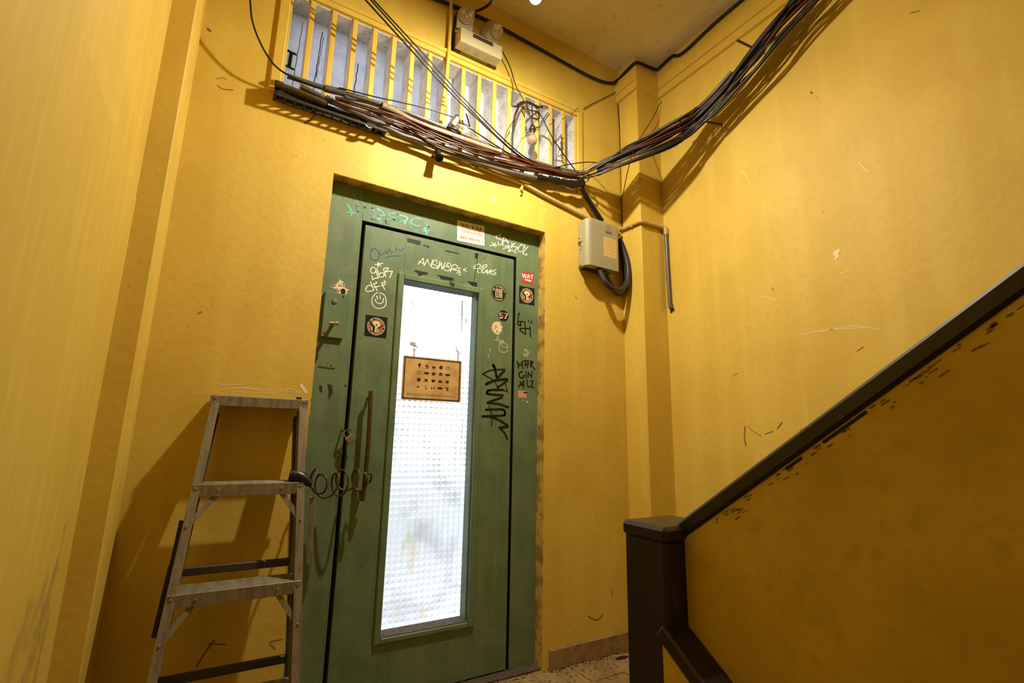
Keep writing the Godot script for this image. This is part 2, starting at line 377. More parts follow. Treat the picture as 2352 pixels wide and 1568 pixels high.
const CABLES := [
	["conduit_pipe", "grey metal conduit along the top of the wire bundle", "", "grey_pipe", .011, [-1.363,2.541,.055,-1.221,2.546,.055,-1.113,2.558,.055,-1.024,2.564,.055,-.875,2.572,.055,-.824,2.573,.055,-.653,2.566,.055,-.499,2.564,.055,-.249,2.544,.055,-.14,2.557,.055,.03,2.568,.055,.18,2.592,.055,.212,2.588,.094,.256,2.62,.143,.353,2.681,.252,.526,2.801,.445,.62,2.866,.55,.655,2.927,.645,.655,2.976,.754]],
	["conduit_pipe", "grey metal conduit along the bottom of the wire bundle", "", "grey_pipe", .0115, [-1.309,2.518,.05,-1.17,2.496,.05,-1.036,2.479,.05,-.865,2.452,.05,-.787,2.453,.05,-.583,2.442,.05,-.329,2.446,.05,-.241,2.454,.05,-.076,2.47,.05]],
	["conduit_pipe", "fat tan plastic conduit in the middle of the bundle", "", "tan_pipe", .0175, [-.962,2.552,.06,-.892,2.548,.06,-.797,2.53,.06,-.653,2.532,.06,-.468,2.533,.06,-.35,2.532,.06]],
	["conduit_pipe", "thin grey conduit ending under the tan conduit", "", "grey_pipe", .008, [-1.132,2.545,.052,-1.066,2.533,.052,-.975,2.515,.052,-.901,2.504,.052]],
	["bundled_wire", "thin black wire in the sagging bundle under the louvre", "bundled wires", "black_wire", .0038, [-1.166,2.53,.043,-1.014,2.554,.043,-.849,2.561,.043,-.67,2.552,.043,-.477,2.546,.043,-.269,2.551,.043,-.042,2.561,.043,.189,2.589,.043,.271,2.633,.125,.385,2.685,.253,.543,2.789,.43,.641,2.864,.539,.655,2.916,.694,.66,2.948,.792,.665,3.001,.899,.67,3.066,1.002,.675,3.106,1.13,.675,3.148,1.282]],
	["bundled_wire", "thin black wire in the sagging bundle under the louvre", "bundled wires", "black_wire", .0038, [-1.171,2.505,.08,-1.022,2.531,.08,-.859,2.529,.08,-.684,2.516,.08,-.494,2.503,.08,-.291,2.524,.08,-.068,2.532,.08,.159,2.562,.08,.271,2.627,.126,.384,2.687,.253,.542,2.768,.43,.635,2.841,.534,.655,2.9,.687,.66,2.941,.791,.665,2.999,.899,.67,3.041,1.013,.675,3.109,1.127,.675,3.185,1.266]],
	["bundled_wire", "thin black wire in the sagging bundle under the louvre", "bundled wires", "black_wire", .0038, [-1.166,2.531,.045,-1.015,2.558,.045,-.849,2.56,.045,-.671,2.551,.045,-.478,2.546,.045,-.27,2.545,.045,-.043,2.56,.045,.188,2.588,.045,.267,2.63,.13,.382,2.677,.258,.538,2.766,.433,.626,2.812,.532,.65,2.897,.691,.655,2.95,.797,.66,2.991,.902,.665,3.038,1.015,.67,3.107,1.127,.67,3.184,1.264]],
	["bundled_wire", "thin black wire in the sagging bundle under the louvre", "bundled wires", "black_wire", .0038, [-1.018,2.54,.061,-.854,2.548,.061,-.677,2.539,.061,-.486,2.524,.061,-.28,2.538,.061,-.055,2.542,.061,.174,2.575,.061,.245,2.603,.155,.356,2.666,.279,.513,2.742,.454,.6,2.792,.552,.62,2.859,.704,.625,2.891,.806,.63,2.954,.919,.635,3.011,1.03,.64,3.072,1.147,.64,3.139,1.286]],
	["bundled_wire", "thin black wire in the sagging bundle under the louvre", "bundled wires", "black_wire", .0038, [-1.167,2.523,.05,-1.014,2.528,.05,-.849,2.522,.05,-.672,2.528,.05,-.48,2.53,.05,-.273,2.545,.05,-.047,2.556,.05,.183,2.584,.05,.247,2.605,.153,.362,2.649,.282,.514,2.719,.452,.602,2.795,.551,.622,2.868,.707,.627,2.945,.82,.632,3.005,.917,.637,3.052,1.011,.642,3.119,1.095,.642,3.215,1.226]],
	["bundled_wire", "thin black wire in the sagging bundle under the louvre", "bundled wires", "black_wire", .0038, [-1.165,2.516,.045,-1.012,2.526,.045,-.847,2.526,.045,-.668,2.51,.045,-.476,2.489,.045,-.269,2.493,.045,-.043,2.524,.045,.187,2.56,.045,.24,2.558,.16,.365,2.594,.301,.504,2.641,.456,.576,2.701,.537,.613,2.765,.665,.618,2.828,.795,.623,2.888,.924,.628,2.977,1.045,.633,3.034,1.186,.633,3.085,1.327]],
	["bundled_wire", "thin black wire in the sagging bundle under the louvre", "bundled wires", "black_wire", .0038, [-1.165,2.535,.039,-1.013,2.563,.039,-.847,2.56,.039,-.668,2.555,.039,-.475,2.547,.039,-.266,2.55,.039,-.039,2.55,.039,.192,2.58,.039,.272,2.616,.124,.387,2.68,.253,.544,2.757,.428,.629,2.802,.523,.657,2.86,.664,.662,2.918,.782,.667,2.995,.898,.672,3.057,1.005,.677,3.099,1.14,.677,3.139,1.292]],
	["bundled_wire", "thin black wire in the sagging bundle under the louvre", "bundled wires", "black_wire", .0038, [-1.167,2.519,.052,-1.015,2.544,.052,-.851,2.555,.052,-.672,2.527,.052,-.481,2.54,.052,-.274,2.545,.052,-.048,2.543,.052,.182,2.574,.052,.268,2.61,.129,.381,2.686,.255,.539,2.773,.432,.628,2.818,.532,.651,2.861,.671,.656,2.907,.784,.661,2.975,.901,.666,3.045,1.011,.671,3.122,1.11,.671,3.215,1.243]],
	["bundled_wire", "thin black wire in the sagging bundle under the louvre", "bundled wires", "black_wire", .0038, [-.851,2.491,.063,-.675,2.492,.063,-.485,2.479,.063,-.279,2.47,.063,-.056,2.504,.063,.173,2.544,.063,.232,2.533,.169,.357,2.588,.309,.496,2.647,.464,.572,2.717,.549,.603,2.803,.695,.608,2.883,.819,.613,2.95,.929,.618,3.02,1.027,.623,3.072,1.137,.623,3.132,1.279]],
	["bundled_wire", "brown copper-coloured wire in the sagging bundle under the louvre", "bundled wires", "brown_wire", .0036, [-1.166,2.494,.059,-1.013,2.488,.059,-.849,2.488,.059,-.673,2.487,.059,-.484,2.504,.059,-.278,2.524,.059,-.053,2.537,.059,.176,2.561,.059]],
	["bundled_wire", "brown copper-coloured wire in the sagging bundle under the louvre", "bundled wires", "brown_wire", .0036, [-1.166,2.493,.06,-1.014,2.498,.06,-.849,2.479,.06,-.672,2.449,.06,-.483,2.457,.06,-.277,2.47,.06,-.054,2.507,.06,.175,2.552,.06]],
	["bundled_wire", "brown copper-coloured wire in the sagging bundle under the louvre", "bundled wires", "brown_wire", .0036, [-1.012,2.502,.053,-.847,2.478,.053,-.67,2.485,.053,-.48,2.504,.053,-.273,2.492,.053,-.049,2.534,.053,.181,2.566,.053]],
	["bundled_wire", "brown copper-coloured wire in the sagging bundle under the louvre", "bundled wires", "brown_wire", .0036, [-.853,2.487,.07,-.676,2.447,.07,-.487,2.45,.07,-.283,2.47,.07,-.06,2.502,.07,.167,2.548,.07]],
	["bundled_wire", "brown copper-coloured wire in the sagging bundle under the louvre", "bundled wires", "brown_wire", .0036, [-1.172,2.5,.086,-1.022,2.509,.086,-.86,2.509,.086,-.684,2.478,.086,-.496,2.464,.086,-.293,2.486,.086,-.072,2.515,.086,.154,2.55,.086]],
	["bundled_wire", "brown copper-coloured wire in the sagging bundle under the louvre", "bundled wires", "brown_wire", .0036, [-1.169,2.508,.066,-1.017,2.512,.066,-.854,2.528,.066,-.677,2.504,.066,-.486,2.485,.066,-.281,2.488,.066,-.058,2.508,.066,.17,2.545,.066]],
	["bundled_wire", "brown copper-coloured wire in the sagging bundle under the louvre", "bundled wires", "brown_wire", .0036, [-1.169,2.482,.082,-1.018,2.476,.082,-.857,2.486,.082,-.682,2.476,.082,-.495,2.492,.082,-.291,2.52,.082,-.069,2.523,.082,.158,2.56,.082]],
	["bundled_wire", "brown copper-coloured wire in the sagging bundle under the louvre", "bundled wires", "brown_wire", .0036, [-.857,2.522,.073,-.68,2.501,.073,-.491,2.499,.073,-.286,2.507,.073,-.063,2.518,.073,.165,2.545,.073]],
	["bundled_wire", "red wire threading through the sagging bundle", "bundled wires", "red_wire", .003, [-1.166,2.525,.045,-1.014,2.543,.045,-.848,2.538,.045,-.669,2.512,.045,-.476,2.493,.045,-.269,2.506,.045,-.044,2.53,.045,.187,2.566,.045,.248,2.561,.15,.372,2.612,.289,.515,2.675,.449,.593,2.74,.536,.625,2.779,.659,.63,2.832,.786,.635,2.887,.917,.64,2.962,1.051,.645,3.035,1.191,.645,3.101,1.327]],
	["bundled_wire", "red wire threading through the sagging bundle", "bundled wires", "red_wire", .003, [-1.022,2.507,.085,-.861,2.521,.085,-.686,2.514,.085,-.497,2.516,.085,-.293,2.521,.085,-.071,2.53,.085,.155,2.555,.085,.234,2.582,.167,.345,2.652,.292,.5,2.726,.465,.588,2.788,.564,.606,2.863,.723,.611,2.898,.821,.616,2.929,.927,.621,3.004,1.034,.626,3.046,1.167,.626,3.086,1.314]],
	["bundled_wire", "cream wire in the sagging bundle under the louvre", "bundled wires", "cream_wire", .0038, [-1.168,2.514,.061,-1.017,2.536,.061,-.853,2.535,.061,-.676,2.533,.061,-.486,2.534,.061,-.279,2.538,.061,-.055,2.542,.061,.175,2.576,.061]],
	["bundled_wire", "cream wire in the sagging bundle under the louvre", "bundled wires", "cream_wire", .0038, [-1.167,2.508,.058,-1.015,2.516,.058,-.851,2.519,.058,-.673,2.482,.058,-.483,2.503,.058,-.277,2.494,.058,-.053,2.529,.058,.177,2.556,.058]],
	["bundled_wire", "cream wire in the sagging bundle under the louvre", "bundled wires", "cream_wire", .0038, [-1.167,2.528,.049,-1.016,2.555,.049,-.851,2.557,.049,-.671,2.525,.049,-.479,2.508,.049,-.272,2.526,.049,-.047,2.553,.049,.184,2.574,.049]],
	["bundled_cable", "thick black cable climbing the right wall in the bundle", "bundled cables", "black_wire", .0078, [.271,2.608,.125,.391,2.659,.259,.542,2.738,.428,.634,2.833,.532,.656,2.87,.671,.661,2.92,.784,.666,2.96,.899,.671,3.046,1.011,.676,3.092,1.146,.676,3.138,1.295]],
	["bundled_cable", "thick black cable climbing the right wall in the bundle", "bundled cables", "black_wire", .0078, [.252,2.616,.147,.362,2.677,.271,.52,2.745,.448,.614,2.83,.553,.629,2.9,.715,.634,2.953,.816,.639,3.011,.913,.644,3.065,1.004,.649,3.126,1.092,.649,3.211,1.229]],
	["bundled_cable", "thick black cable climbing the right wall in the bundle", "bundled cables", "black_wire", .0078, [.259,2.623,.139,.372,2.676,.265,.53,2.774,.441,.626,2.849,.549,.64,2.909,.708,.645,2.964,.811,.65,3.021,.907,.655,3.075,.999,.66,3.136,1.087,.66,3.221,1.224]],
	["bundled_cable", "thick black cable climbing the right wall in the bundle", "bundled cables", "black_wire", .0078, [.265,2.581,.131,.393,2.616,.274,.535,2.696,.432,.61,2.742,.517,.648,2.812,.65,.653,2.87,.776,.658,2.908,.904,.663,2.988,1.037,.668,3.052,1.187,.668,3.106,1.328]],
	["bundled_cable", "thick black cable climbing the right wall in the bundle", "bundled cables", "black_wire", .0078, [.257,2.566,.14,.385,2.607,.283,.525,2.66,.439,.599,2.726,.523,.637,2.8,.656,.642,2.881,.789,.647,2.956,.909,.652,3.04,1.015,.657,3.091,1.137,.657,3.145,1.283]],
	["bundled_cable", "thick black cable climbing the right wall in the bundle", "bundled cables", "black_wire", .0078, [.271,2.607,.125,.393,2.65,.261,.541,2.713,.427,.626,2.792,.522,.656,2.87,.671,.661,2.937,.789,.666,2.996,.899,.671,3.073,.999,.676,3.137,1.096,.676,3.219,1.235]],
	["bundled_cable", "thick black cable climbing the right wall in the bundle", "bundled cables", "black_wire", .0078, [.224,2.572,.179,.336,2.639,.303,.488,2.698,.474,.576,2.777,.573,.592,2.84,.726,.597,2.92,.839,.602,2.977,.934,.607,3.03,1.024,.612,3.089,1.11,.612,3.172,1.244]],
	["bundled_cable", "thick black cable climbing the right wall in the bundle", "bundled cables", "black_wire", .0078, [.276,2.631,.12,.387,2.701,.245,.548,2.793,.426,.646,2.869,.535,.662,2.928,.694,.667,2.984,.797,.672,3.042,.895,.677,3.092,.989,.682,3.153,1.082,.682,3.234,1.223]],
	["bundled_cable", "thick black cable climbing the right wall in the bundle", "bundled cables", "black_wire", .0078, [.237,2.543,.163,.362,2.594,.303,.502,2.663,.459,.574,2.699,.539,.61,2.781,.676,.615,2.826,.797,.62,2.874,.925,.625,2.968,1.05,.63,3.017,1.203,.63,3.057,1.347]],
	["bundled_cable", "thick black cable climbing the right wall in the bundle", "bundled cables", "black_wire", .0078, [.236,2.537,.164,.361,2.595,.303,.501,2.656,.46,.576,2.717,.544,.609,2.762,.667,.614,2.819,.796,.619,2.873,.926,.624,2.948,1.059,.629,3.011,1.209,.629,3.064,1.347]],
	["bundled_cable", "thick black cable climbing the right wall in the bundle", "bundled cables", "black_wire", .0078, [.263,2.595,.134,.38,2.664,.264,.534,2.751,.436,.629,2.846,.543,.645,2.886,.69,.65,2.939,.798,.655,2.989,.905,.66,3.044,1.013,.665,3.097,1.134,.665,3.155,1.279]],
	["bundled_cable", "thin brown cable climbing the right wall in the bundle", "bundled cables", "brown_wire", .0045, [.233,2.56,.168,.353,2.612,.302,.498,2.68,.464,.577,2.736,.552,.605,2.819,.702,.61,2.862,.812,.615,2.93,.928,.62,3.012,1.031,.625,3.082,1.126,.625,3.17,1.257]],
	["bundled_cable", "thin brown cable climbing the right wall in the bundle", "bundled cables", "brown_wire", .0045, [.236,2.541,.164,.362,2.587,.305,.5,2.652,.46,.576,2.714,.544,.609,2.767,.67,.614,2.818,.796,.619,2.873,.926,.624,2.947,1.059,.629,3.027,1.19,.629,3.102,1.321]],
	["bundled_cable", "thin brown cable climbing the right wall in the bundle", "bundled cables", "brown_wire", .0045, [.236,2.598,.165,.347,2.657,.289,.503,2.754,.463,.599,2.828,.57,.608,2.881,.729,.613,2.927,.827,.618,2.973,.925,.623,3.022,1.026,.628,3.091,1.118,.628,3.181,1.249]],
	["bundled_cable", "pale grey cable climbing the right wall in the bundle", "bundled cables", "grey_pipe", .005, [.251,2.592,.148,.37,2.635,.282,.519,2.723,.448,.6,2.765,.539,.628,2.803,.667,.633,2.885,.798,.638,2.943,.915,.643,2.994,1.036,.648,3.037,1.191,.648,3.073,1.338]],
	["loose_wire", "fat black cable rising at the upper edge of the right wall bundle", "", "black_wire", .013, [.62,2.805,.432,.62,2.821,.553,.62,2.869,.693,.62,2.931,.813,.62,2.995,.913,.62,3.047,1.018,.62,3.087,1.125,.62,3.142,1.271]],
	["hanging_wire", "leftmost of the three black wires slanting down to the bundle", "wires slanting to the bundle", "black_wire", .0042, [-1.253,3.036,.2,-1.109,2.937,.2,-.74,2.763,.13,-.629,2.725,.1,-.353,2.585,.09,-.173,2.528,.075,-.002,2.531,.07]],
	["hanging_wire", "middle of the three black wires slanting down to the bundle", "wires slanting to the bundle", "black_wire", .0036, [-1.232,3.05,.2,-1.087,2.949,.2,-.742,2.788,.13,-.608,2.733,.1,-.311,2.567,.09,-.122,2.529,.075,.089,2.547,.07]],
	["hanging_wire", "rightmost of the three black wires slanting down to the bundle", "wires slanting to the bundle", "black_wire", .0036, [-1.223,3.053,.2,-1.076,2.956,.2,-.743,2.817,.13,-.597,2.748,.1,-.298,2.58,.09,-.14,2.539,.08,.055,2.55,.075]],
	["hanging_wire", "single black wire curving down to the left end of the tray", "", "black_wire", .0038, [-1.573,2.991,.11,-1.533,2.782,.11,-1.518,2.702,.11,-1.492,2.641,.1,-1.449,2.578,.09,-1.399,2.54,.08,-1.313,2.528,.07,-1.189,2.529,.066]],
	["hanging_wire", "taut thin black wire crossing the lower louvre", "", "black_wire", .003, [-1.16,2.559,.075,-1.005,2.579,.075,-.779,2.616,.075,-.611,2.628,.075]],
	["hanging_wire", "black wire from the loose connector down to the bundle", "", "black_wire", .004, [-.564,2.61,.075,-.5,2.594,.075,-.367,2.556,.075,-.233,2.526,.075,-.122,2.519,.075]],
	["hanging_wire", "black wire from the emergency light down to the corner of the bundle", "", "black_wire", .0032, [-.361,3.172,.06,-.333,3.142,.06,-.286,3.072,.06,-.25,2.978,.06,-.198,2.91,.06,-.163,2.859,.06,-.096,2.869,.06,-.041,2.802,.06,.01,2.736,.06,.097,2.653,.06,.179,2.583,.06]],
	["wall_cable", "black cable fixed along the wall just under the ceiling", "", "black_wire", .0095, [-.992,3.284,.012,-.758,3.316,.012,-.615,3.335,.012,-.42,3.35,.012,-.313,3.348,.012,-.006,3.335,.012,.338,3.321,.012,.496,3.349,.012,.556,3.395,.016,.562,3.405,.05,.563,3.415,.1,.564,3.42,.16,.59,3.425,.176,.68,3.435,.176,.745,3.445,.18,.756,3.455,.22,.757,3.46,.3,.757,3.423,.379,.757,3.448,.593,.757,3.455,.801,.757,3.462,1.005]],
	["wall_cable", "black cable running down beside the yellow pipe", "", "black_wire", .006, [-.583,3.322,.015,-.606,3.266,.015,-.611,3.155,.015,-.613,3.036,.015]],
	["wall_pipe", "yellow painted pipe running down over the louvre", "", "yellow_pipe", .0095, [-.641,3.675,.024,-.638,3.367,.024,-.635,3.162,.024,-.639,2.949,.024,-.65,2.766,.024,-.661,2.615,.024]],
	["wall_pipe", "cream painted conduit from the bundle past the grey box to the corner", "", "cream_pipe", .0115, [-.433,2.449,.013,-.302,2.44,.013,-.165,2.432,.013,-.02,2.404,.013,.132,2.378,.013,.293,2.35,.013,.462,2.326,.013,.547,2.313,.013]],
	["thin_wire", "thin dark wire hanging straight down in the corner", "", "black_wire", .0025, [.562,3.229,.006,.572,3.035,.006,.573,2.727,.006,.574,2.518,.006,.573,2.371,.006]],
	["thin_wire", "thin dark wire slanting from the cornice past the corner column", "", "black_wire", .0025, [.761,3.211,.19,.682,3.061,.19,.574,2.899,.2,.372,2.657,.317,.452,2.602,.182,.489,2.503,.103]],
	["thin_wire", "thin dark wire from the louvre corner up to the cornice", "", "black_wire", .0025, [.27,3.07,.01,.358,3.149,.01,.526,3.289,.01,.57,3.337,.01]],
	["thin_wire", "thin pale string stretched across the last louvre slats", "", "cream_wire", .0018, [.237,3.065,.03,.088,2.944,.03,-.095,2.799,.03,-.209,2.697,.03,-.318,2.632,.03]],
	["thin_wire", "black wire running level from the bundle to the right wall conduit", "", "black_wire", .003, [-.002,2.55,.07,.12,2.615,.07,.249,2.671,.07,.274,2.619,.193,.356,2.697,.284,.451,2.744,.391,.545,2.807,.496,.607,2.867,.566]],
	["thin_wire", "thin black wire hanging straight in front of the louvre beside the light bulb", "", "black_wire", .003, [.024,2.887,.04,.025,2.727,.04,.026,2.569,.04]],
	["thin_wire", "thin brown wire curling up from the bundle over the louvre", "", "brown_wire", .0025, [-.211,2.879,.05,-.251,2.768,.05,-.295,2.673,.05,-.311,2.576,.05,-.326,2.54,.05]],
	["thin_wire", "thick dark wire looping down from the bulb wiring", "", "black_wire", .0055, [-.151,2.926,.04,-.202,2.889,.04,-.235,2.816,.04,-.249,2.709,.04,-.249,2.603,.04,-.251,2.546,.04]],
	["thin_wire", "two-core black lead curling up to the ceiling beside the emergency light", "", "black_wire", .007, [-.501,3.331,.05,-.489,3.299,.12,-.494,3.258,.2,-.53,3.192,.3,-.427,3.517,.3]],
	["sleeved_cable", "black taped sleeve dropping from the bundle to the grey box", "", "black_sleeve", .016, [.202,2.489,.07,.255,2.438,.06,.312,2.392,.05,.376,2.342,.04]],
	["sleeved_cable", "thick dark hose looping out from under the grey box", "", "hose", .0165, [.311,2.036,.07,.326,1.988,.085,.347,1.936,.1,.399,1.912,.1,.469,1.925,.09,.524,1.974,.08,.55,2.042,.07,.552,2.122,.06,.536,2.199,.05,.508,2.261,.045]],
	["sleeved_cable", "second dark hose behind the looping hose under the box", "", "hose", .0165, [.381,2.051,.05,.398,2.008,.045,.428,1.967,.04,.473,1.929,.035,.518,1.922,.03,.562,1.968,.03,.567,2.079,.028,.544,2.186,.026,.519,2.248,.025]],
]
const SCUFFS := [
	["pale_chip", .0028, "x", [.768,1.552,.914,.768,1.553,1.029,.768,1.536,1.17]],
	["pale_chip", .0028, "x", [.768,1.55,.993,.768,1.551,1.131,.768,1.518,1.222]],
	["pale_chip", .0028, "x", [.768,2.476,.688,.768,2.442,.715,.768,2.383,.735]],
	["pale_chip", .0028, "x", [.768,2.41,.756,.768,2.424,.777]],
	["pale_chip", .0028, "x", [.768,2.25,1.226,.768,2.208,1.243,.768,2.187,1.257]],
	["pale_chip", .0028, "x", [.768,1.768,.738,.768,1.765,.771,.768,1.734,.818]],
	["pale_chip", .0028, "x", [.768,1.343,.773,.768,1.356,.789]],
	["pale_chip", .0028, "x", [.768,2.32,.55,.768,2.331,.572]],
	["pale_chip", .0028, "x", [.768,1.786,1.105,.768,1.787,1.14]],
	["dark_scuff", .006, "x", [.768,1.144,.609,.768,1.102,.601,.768,1.052,.606]],
	["dark_scuff", .003, "x", [.768,1.146,.627,.768,1.127,.642,.768,1.1,.688]],
	["dark_scuff", .004, "x", [.768,1.108,.706,.768,1.122,.748]],
	["dark_scuff", .006, "x", [.768,1.134,.769,.768,1.161,.794]],
	["dark_scuff", .004, "x", [.768,1.444,1.133,.768,1.458,1.158]],
	["dark_scuff", .003, "x", [.768,1.401,.564,.768,1.409,.587]],
	["dark_scuff", .008, "x", [.768,2.693,1.07,.768,2.683,1.075]],
	["dark_scuff", .004, "x", [.768,2.789,1.471,.768,2.776,1.498]],
	["dark_scuff", .003, "x", [.768,1.131,.874,.768,1.122,.901]],
	["dark_scuff", .003, "x", [.768,1.802,.803,.768,1.784,.806]],
	["pale_chip", .002, "z", [-1.465,1.241,.002,-1.432,1.237,.002,-1.376,1.244,.002]],
	["pale_chip", .003, "z", [-1.424,1.223,.002,-1.375,1.231,.002,-1.315,1.224,.002]],
	["pale_chip", .0018, "z", [-1.523,1.2,.002,-1.476,1.2,.002]],
	["pale_chip", .0026, "z", [-1.254,1.223,.002,-1.212,1.238,.002,-1.175,1.219,.002]],
	["pale_chip", .012, "z", [-1.175,1.254,.002,-1.155,1.229,.002]],
	["pale_chip", .0016, "z", [-1.376,1.241,.002,-1.333,1.251,.002,-1.287,1.241,.002]],
	["pale_chip", .0016, "z", [-1.404,1.234,.002,-1.352,1.228,.002,-1.301,1.235,.002]],
	["pale_chip", .0014, "z", [-1.451,1.216,.002,-1.373,1.213,.002,-1.269,1.217,.002]],
	["pale_chip", .0018, "z", [-1.459,1.228,.002,-1.419,1.246,.002,-1.394,1.245,.002]],
	["pale_chip", .002, "z", [-1.232,1.229,.002,-1.198,1.225,.002,-1.177,1.233,.002]],
	["dark_scuff", .003, "z", [-1.61,2.456,.002,-1.588,2.47,.002,-1.577,2.467,.002]],
	["dark_scuff", .004, "z", [-1.602,2.428,.002,-1.583,2.42,.002,-1.549,2.431,.002]],
	["dark_scuff", .01, "z", [-1.664,2.662,.002,-1.657,2.657,.002]],
	["dark_scuff", .007, "z", [-1.272,2.385,.002,-1.248,2.417,.002,-1.218,2.477,.002]],
	["dark_scuff", .004, "z", [-1.553,1.492,.002,-1.543,1.5,.002]],
	["dark_scuff", .003, "z", [-1.17,.304,.002,-1.19,.329,.002,-1.15,.332,.002]],
	["dark_scuff", .006, "z", [-1.408,.294,.002,-1.39,.33,.002,-1.367,.366,.002]],
	["dark_scuff", .004, "z", [-1.381,.358,.002,-1.328,.346,.002]],
	["dark_scuff", .004, "z", [.207,1.86,.002,.216,1.846,.002]],
	["dark_scuff", .003, "z", [.397,2.053,.002,.41,2.017,.002]],
	["dark_scuff", .004, "z", [.433,.302,.002,.444,.259,.002]],
	["dark_scuff", .006, "z", [.279,.194,.002,.33,.168,.002,.374,.186,.002]],
	["pale_chip", .012, "z", [-.332,2.311,.002,-.326,2.293,.002]],
	["pale_chip", .006, "z", [-.012,2.329,.002,.003,2.326,.002]],
	["pale_chip", .003, "z", [.315,.684,.002,.32,.592,.002]],
	["pale_chip", .006, "z", [.002,1.703,.002,.008,1.685,.002]],
]

# ------------------------------------------------------------------ the scene
const XL := -1.755     # left wall
const XR := 0.77       # right wall
const CEIL := 3.48
const RUBS := [[0.36, 0.72, 0.42, 0.55, 0.04, 0.5], [0.39, 0.66, 0.50, 0.42, 0.055, 0.45], [0.44, 0.70, 0.52, 0.60, 0.035, 0.35], [0.35, 0.60, 0.37, 0.42, 0.03, 0.45], [0.46, 0.52, 0.60, 0.30, 0.06, 0.45], [0.55, 0.66, 0.68, 0.45, 0.05, 0.35], [0.345, 0.82, 0.352, 0.74, 0.014, 0.5]]
const LAMP := Vector3(-0.495, 2.90, 0.627)

func _ready() -> void:
	# camera
	var cam := Camera3D.new()
	cam.name = "camera"
	cam.keep_aspect = Camera3D.KEEP_HEIGHT
	cam.fov = 69.88
	cam.near = 0.02
	cam.far = 200.0
	var basis_ := Basis(Vector3.UP, -0.5377066) * Basis(Vector3.RIGHT, 0.19755245) * Basis(Vector3.BACK, 0.0205346)
	cam.transform = Transform3D(basis_, Vector3(-1.454, 1.061, 2.0975))
	add_child(cam)
	cam.current = true
	# sky and exposure: overcast daylight behind the door
	var sky_mat := ProceduralSkyMaterial.new()
	sky_mat.sky_top_color = Color(0.86, 0.915, 1.0)
	sky_mat.sky_horizon_color = Color(0.93, 0.96, 1.0)
	sky_mat.ground_horizon_color = Color(0.55, 0.56, 0.58)
	sky_mat.ground_bottom_color = Color(0.40, 0.40, 0.41)
	sky_mat.sky_energy_multiplier = 1.6
	var sky := Sky.new()
	sky.sky_material = sky_mat
	var env := Environment.new()
	env.background_mode = Environment.BG_SKY
	env.sky = sky
	env.tonemap_mode = Environment.TONE_MAPPER_LINEAR
	env.tonemap_exposure = 1.3
	env.sdfgi_enabled = true
	env.ssao_enabled = true
	env.ssil_enabled = true
	var we := WorldEnvironment.new()
	we.name = "world"
	we.environment = env
	add_child(we)
	# materials, then large to small
	materials()
	shell()
	stairs()
	louvre()
	door()
	lamp_bulb()
	ladder()
	cables()
	tray()
	emergency_light()
	meter_box()
	corner_pipe()
	hanging_bulb()
	small_fittings()
	lock_and_coil()
	scuffs()
	grime()

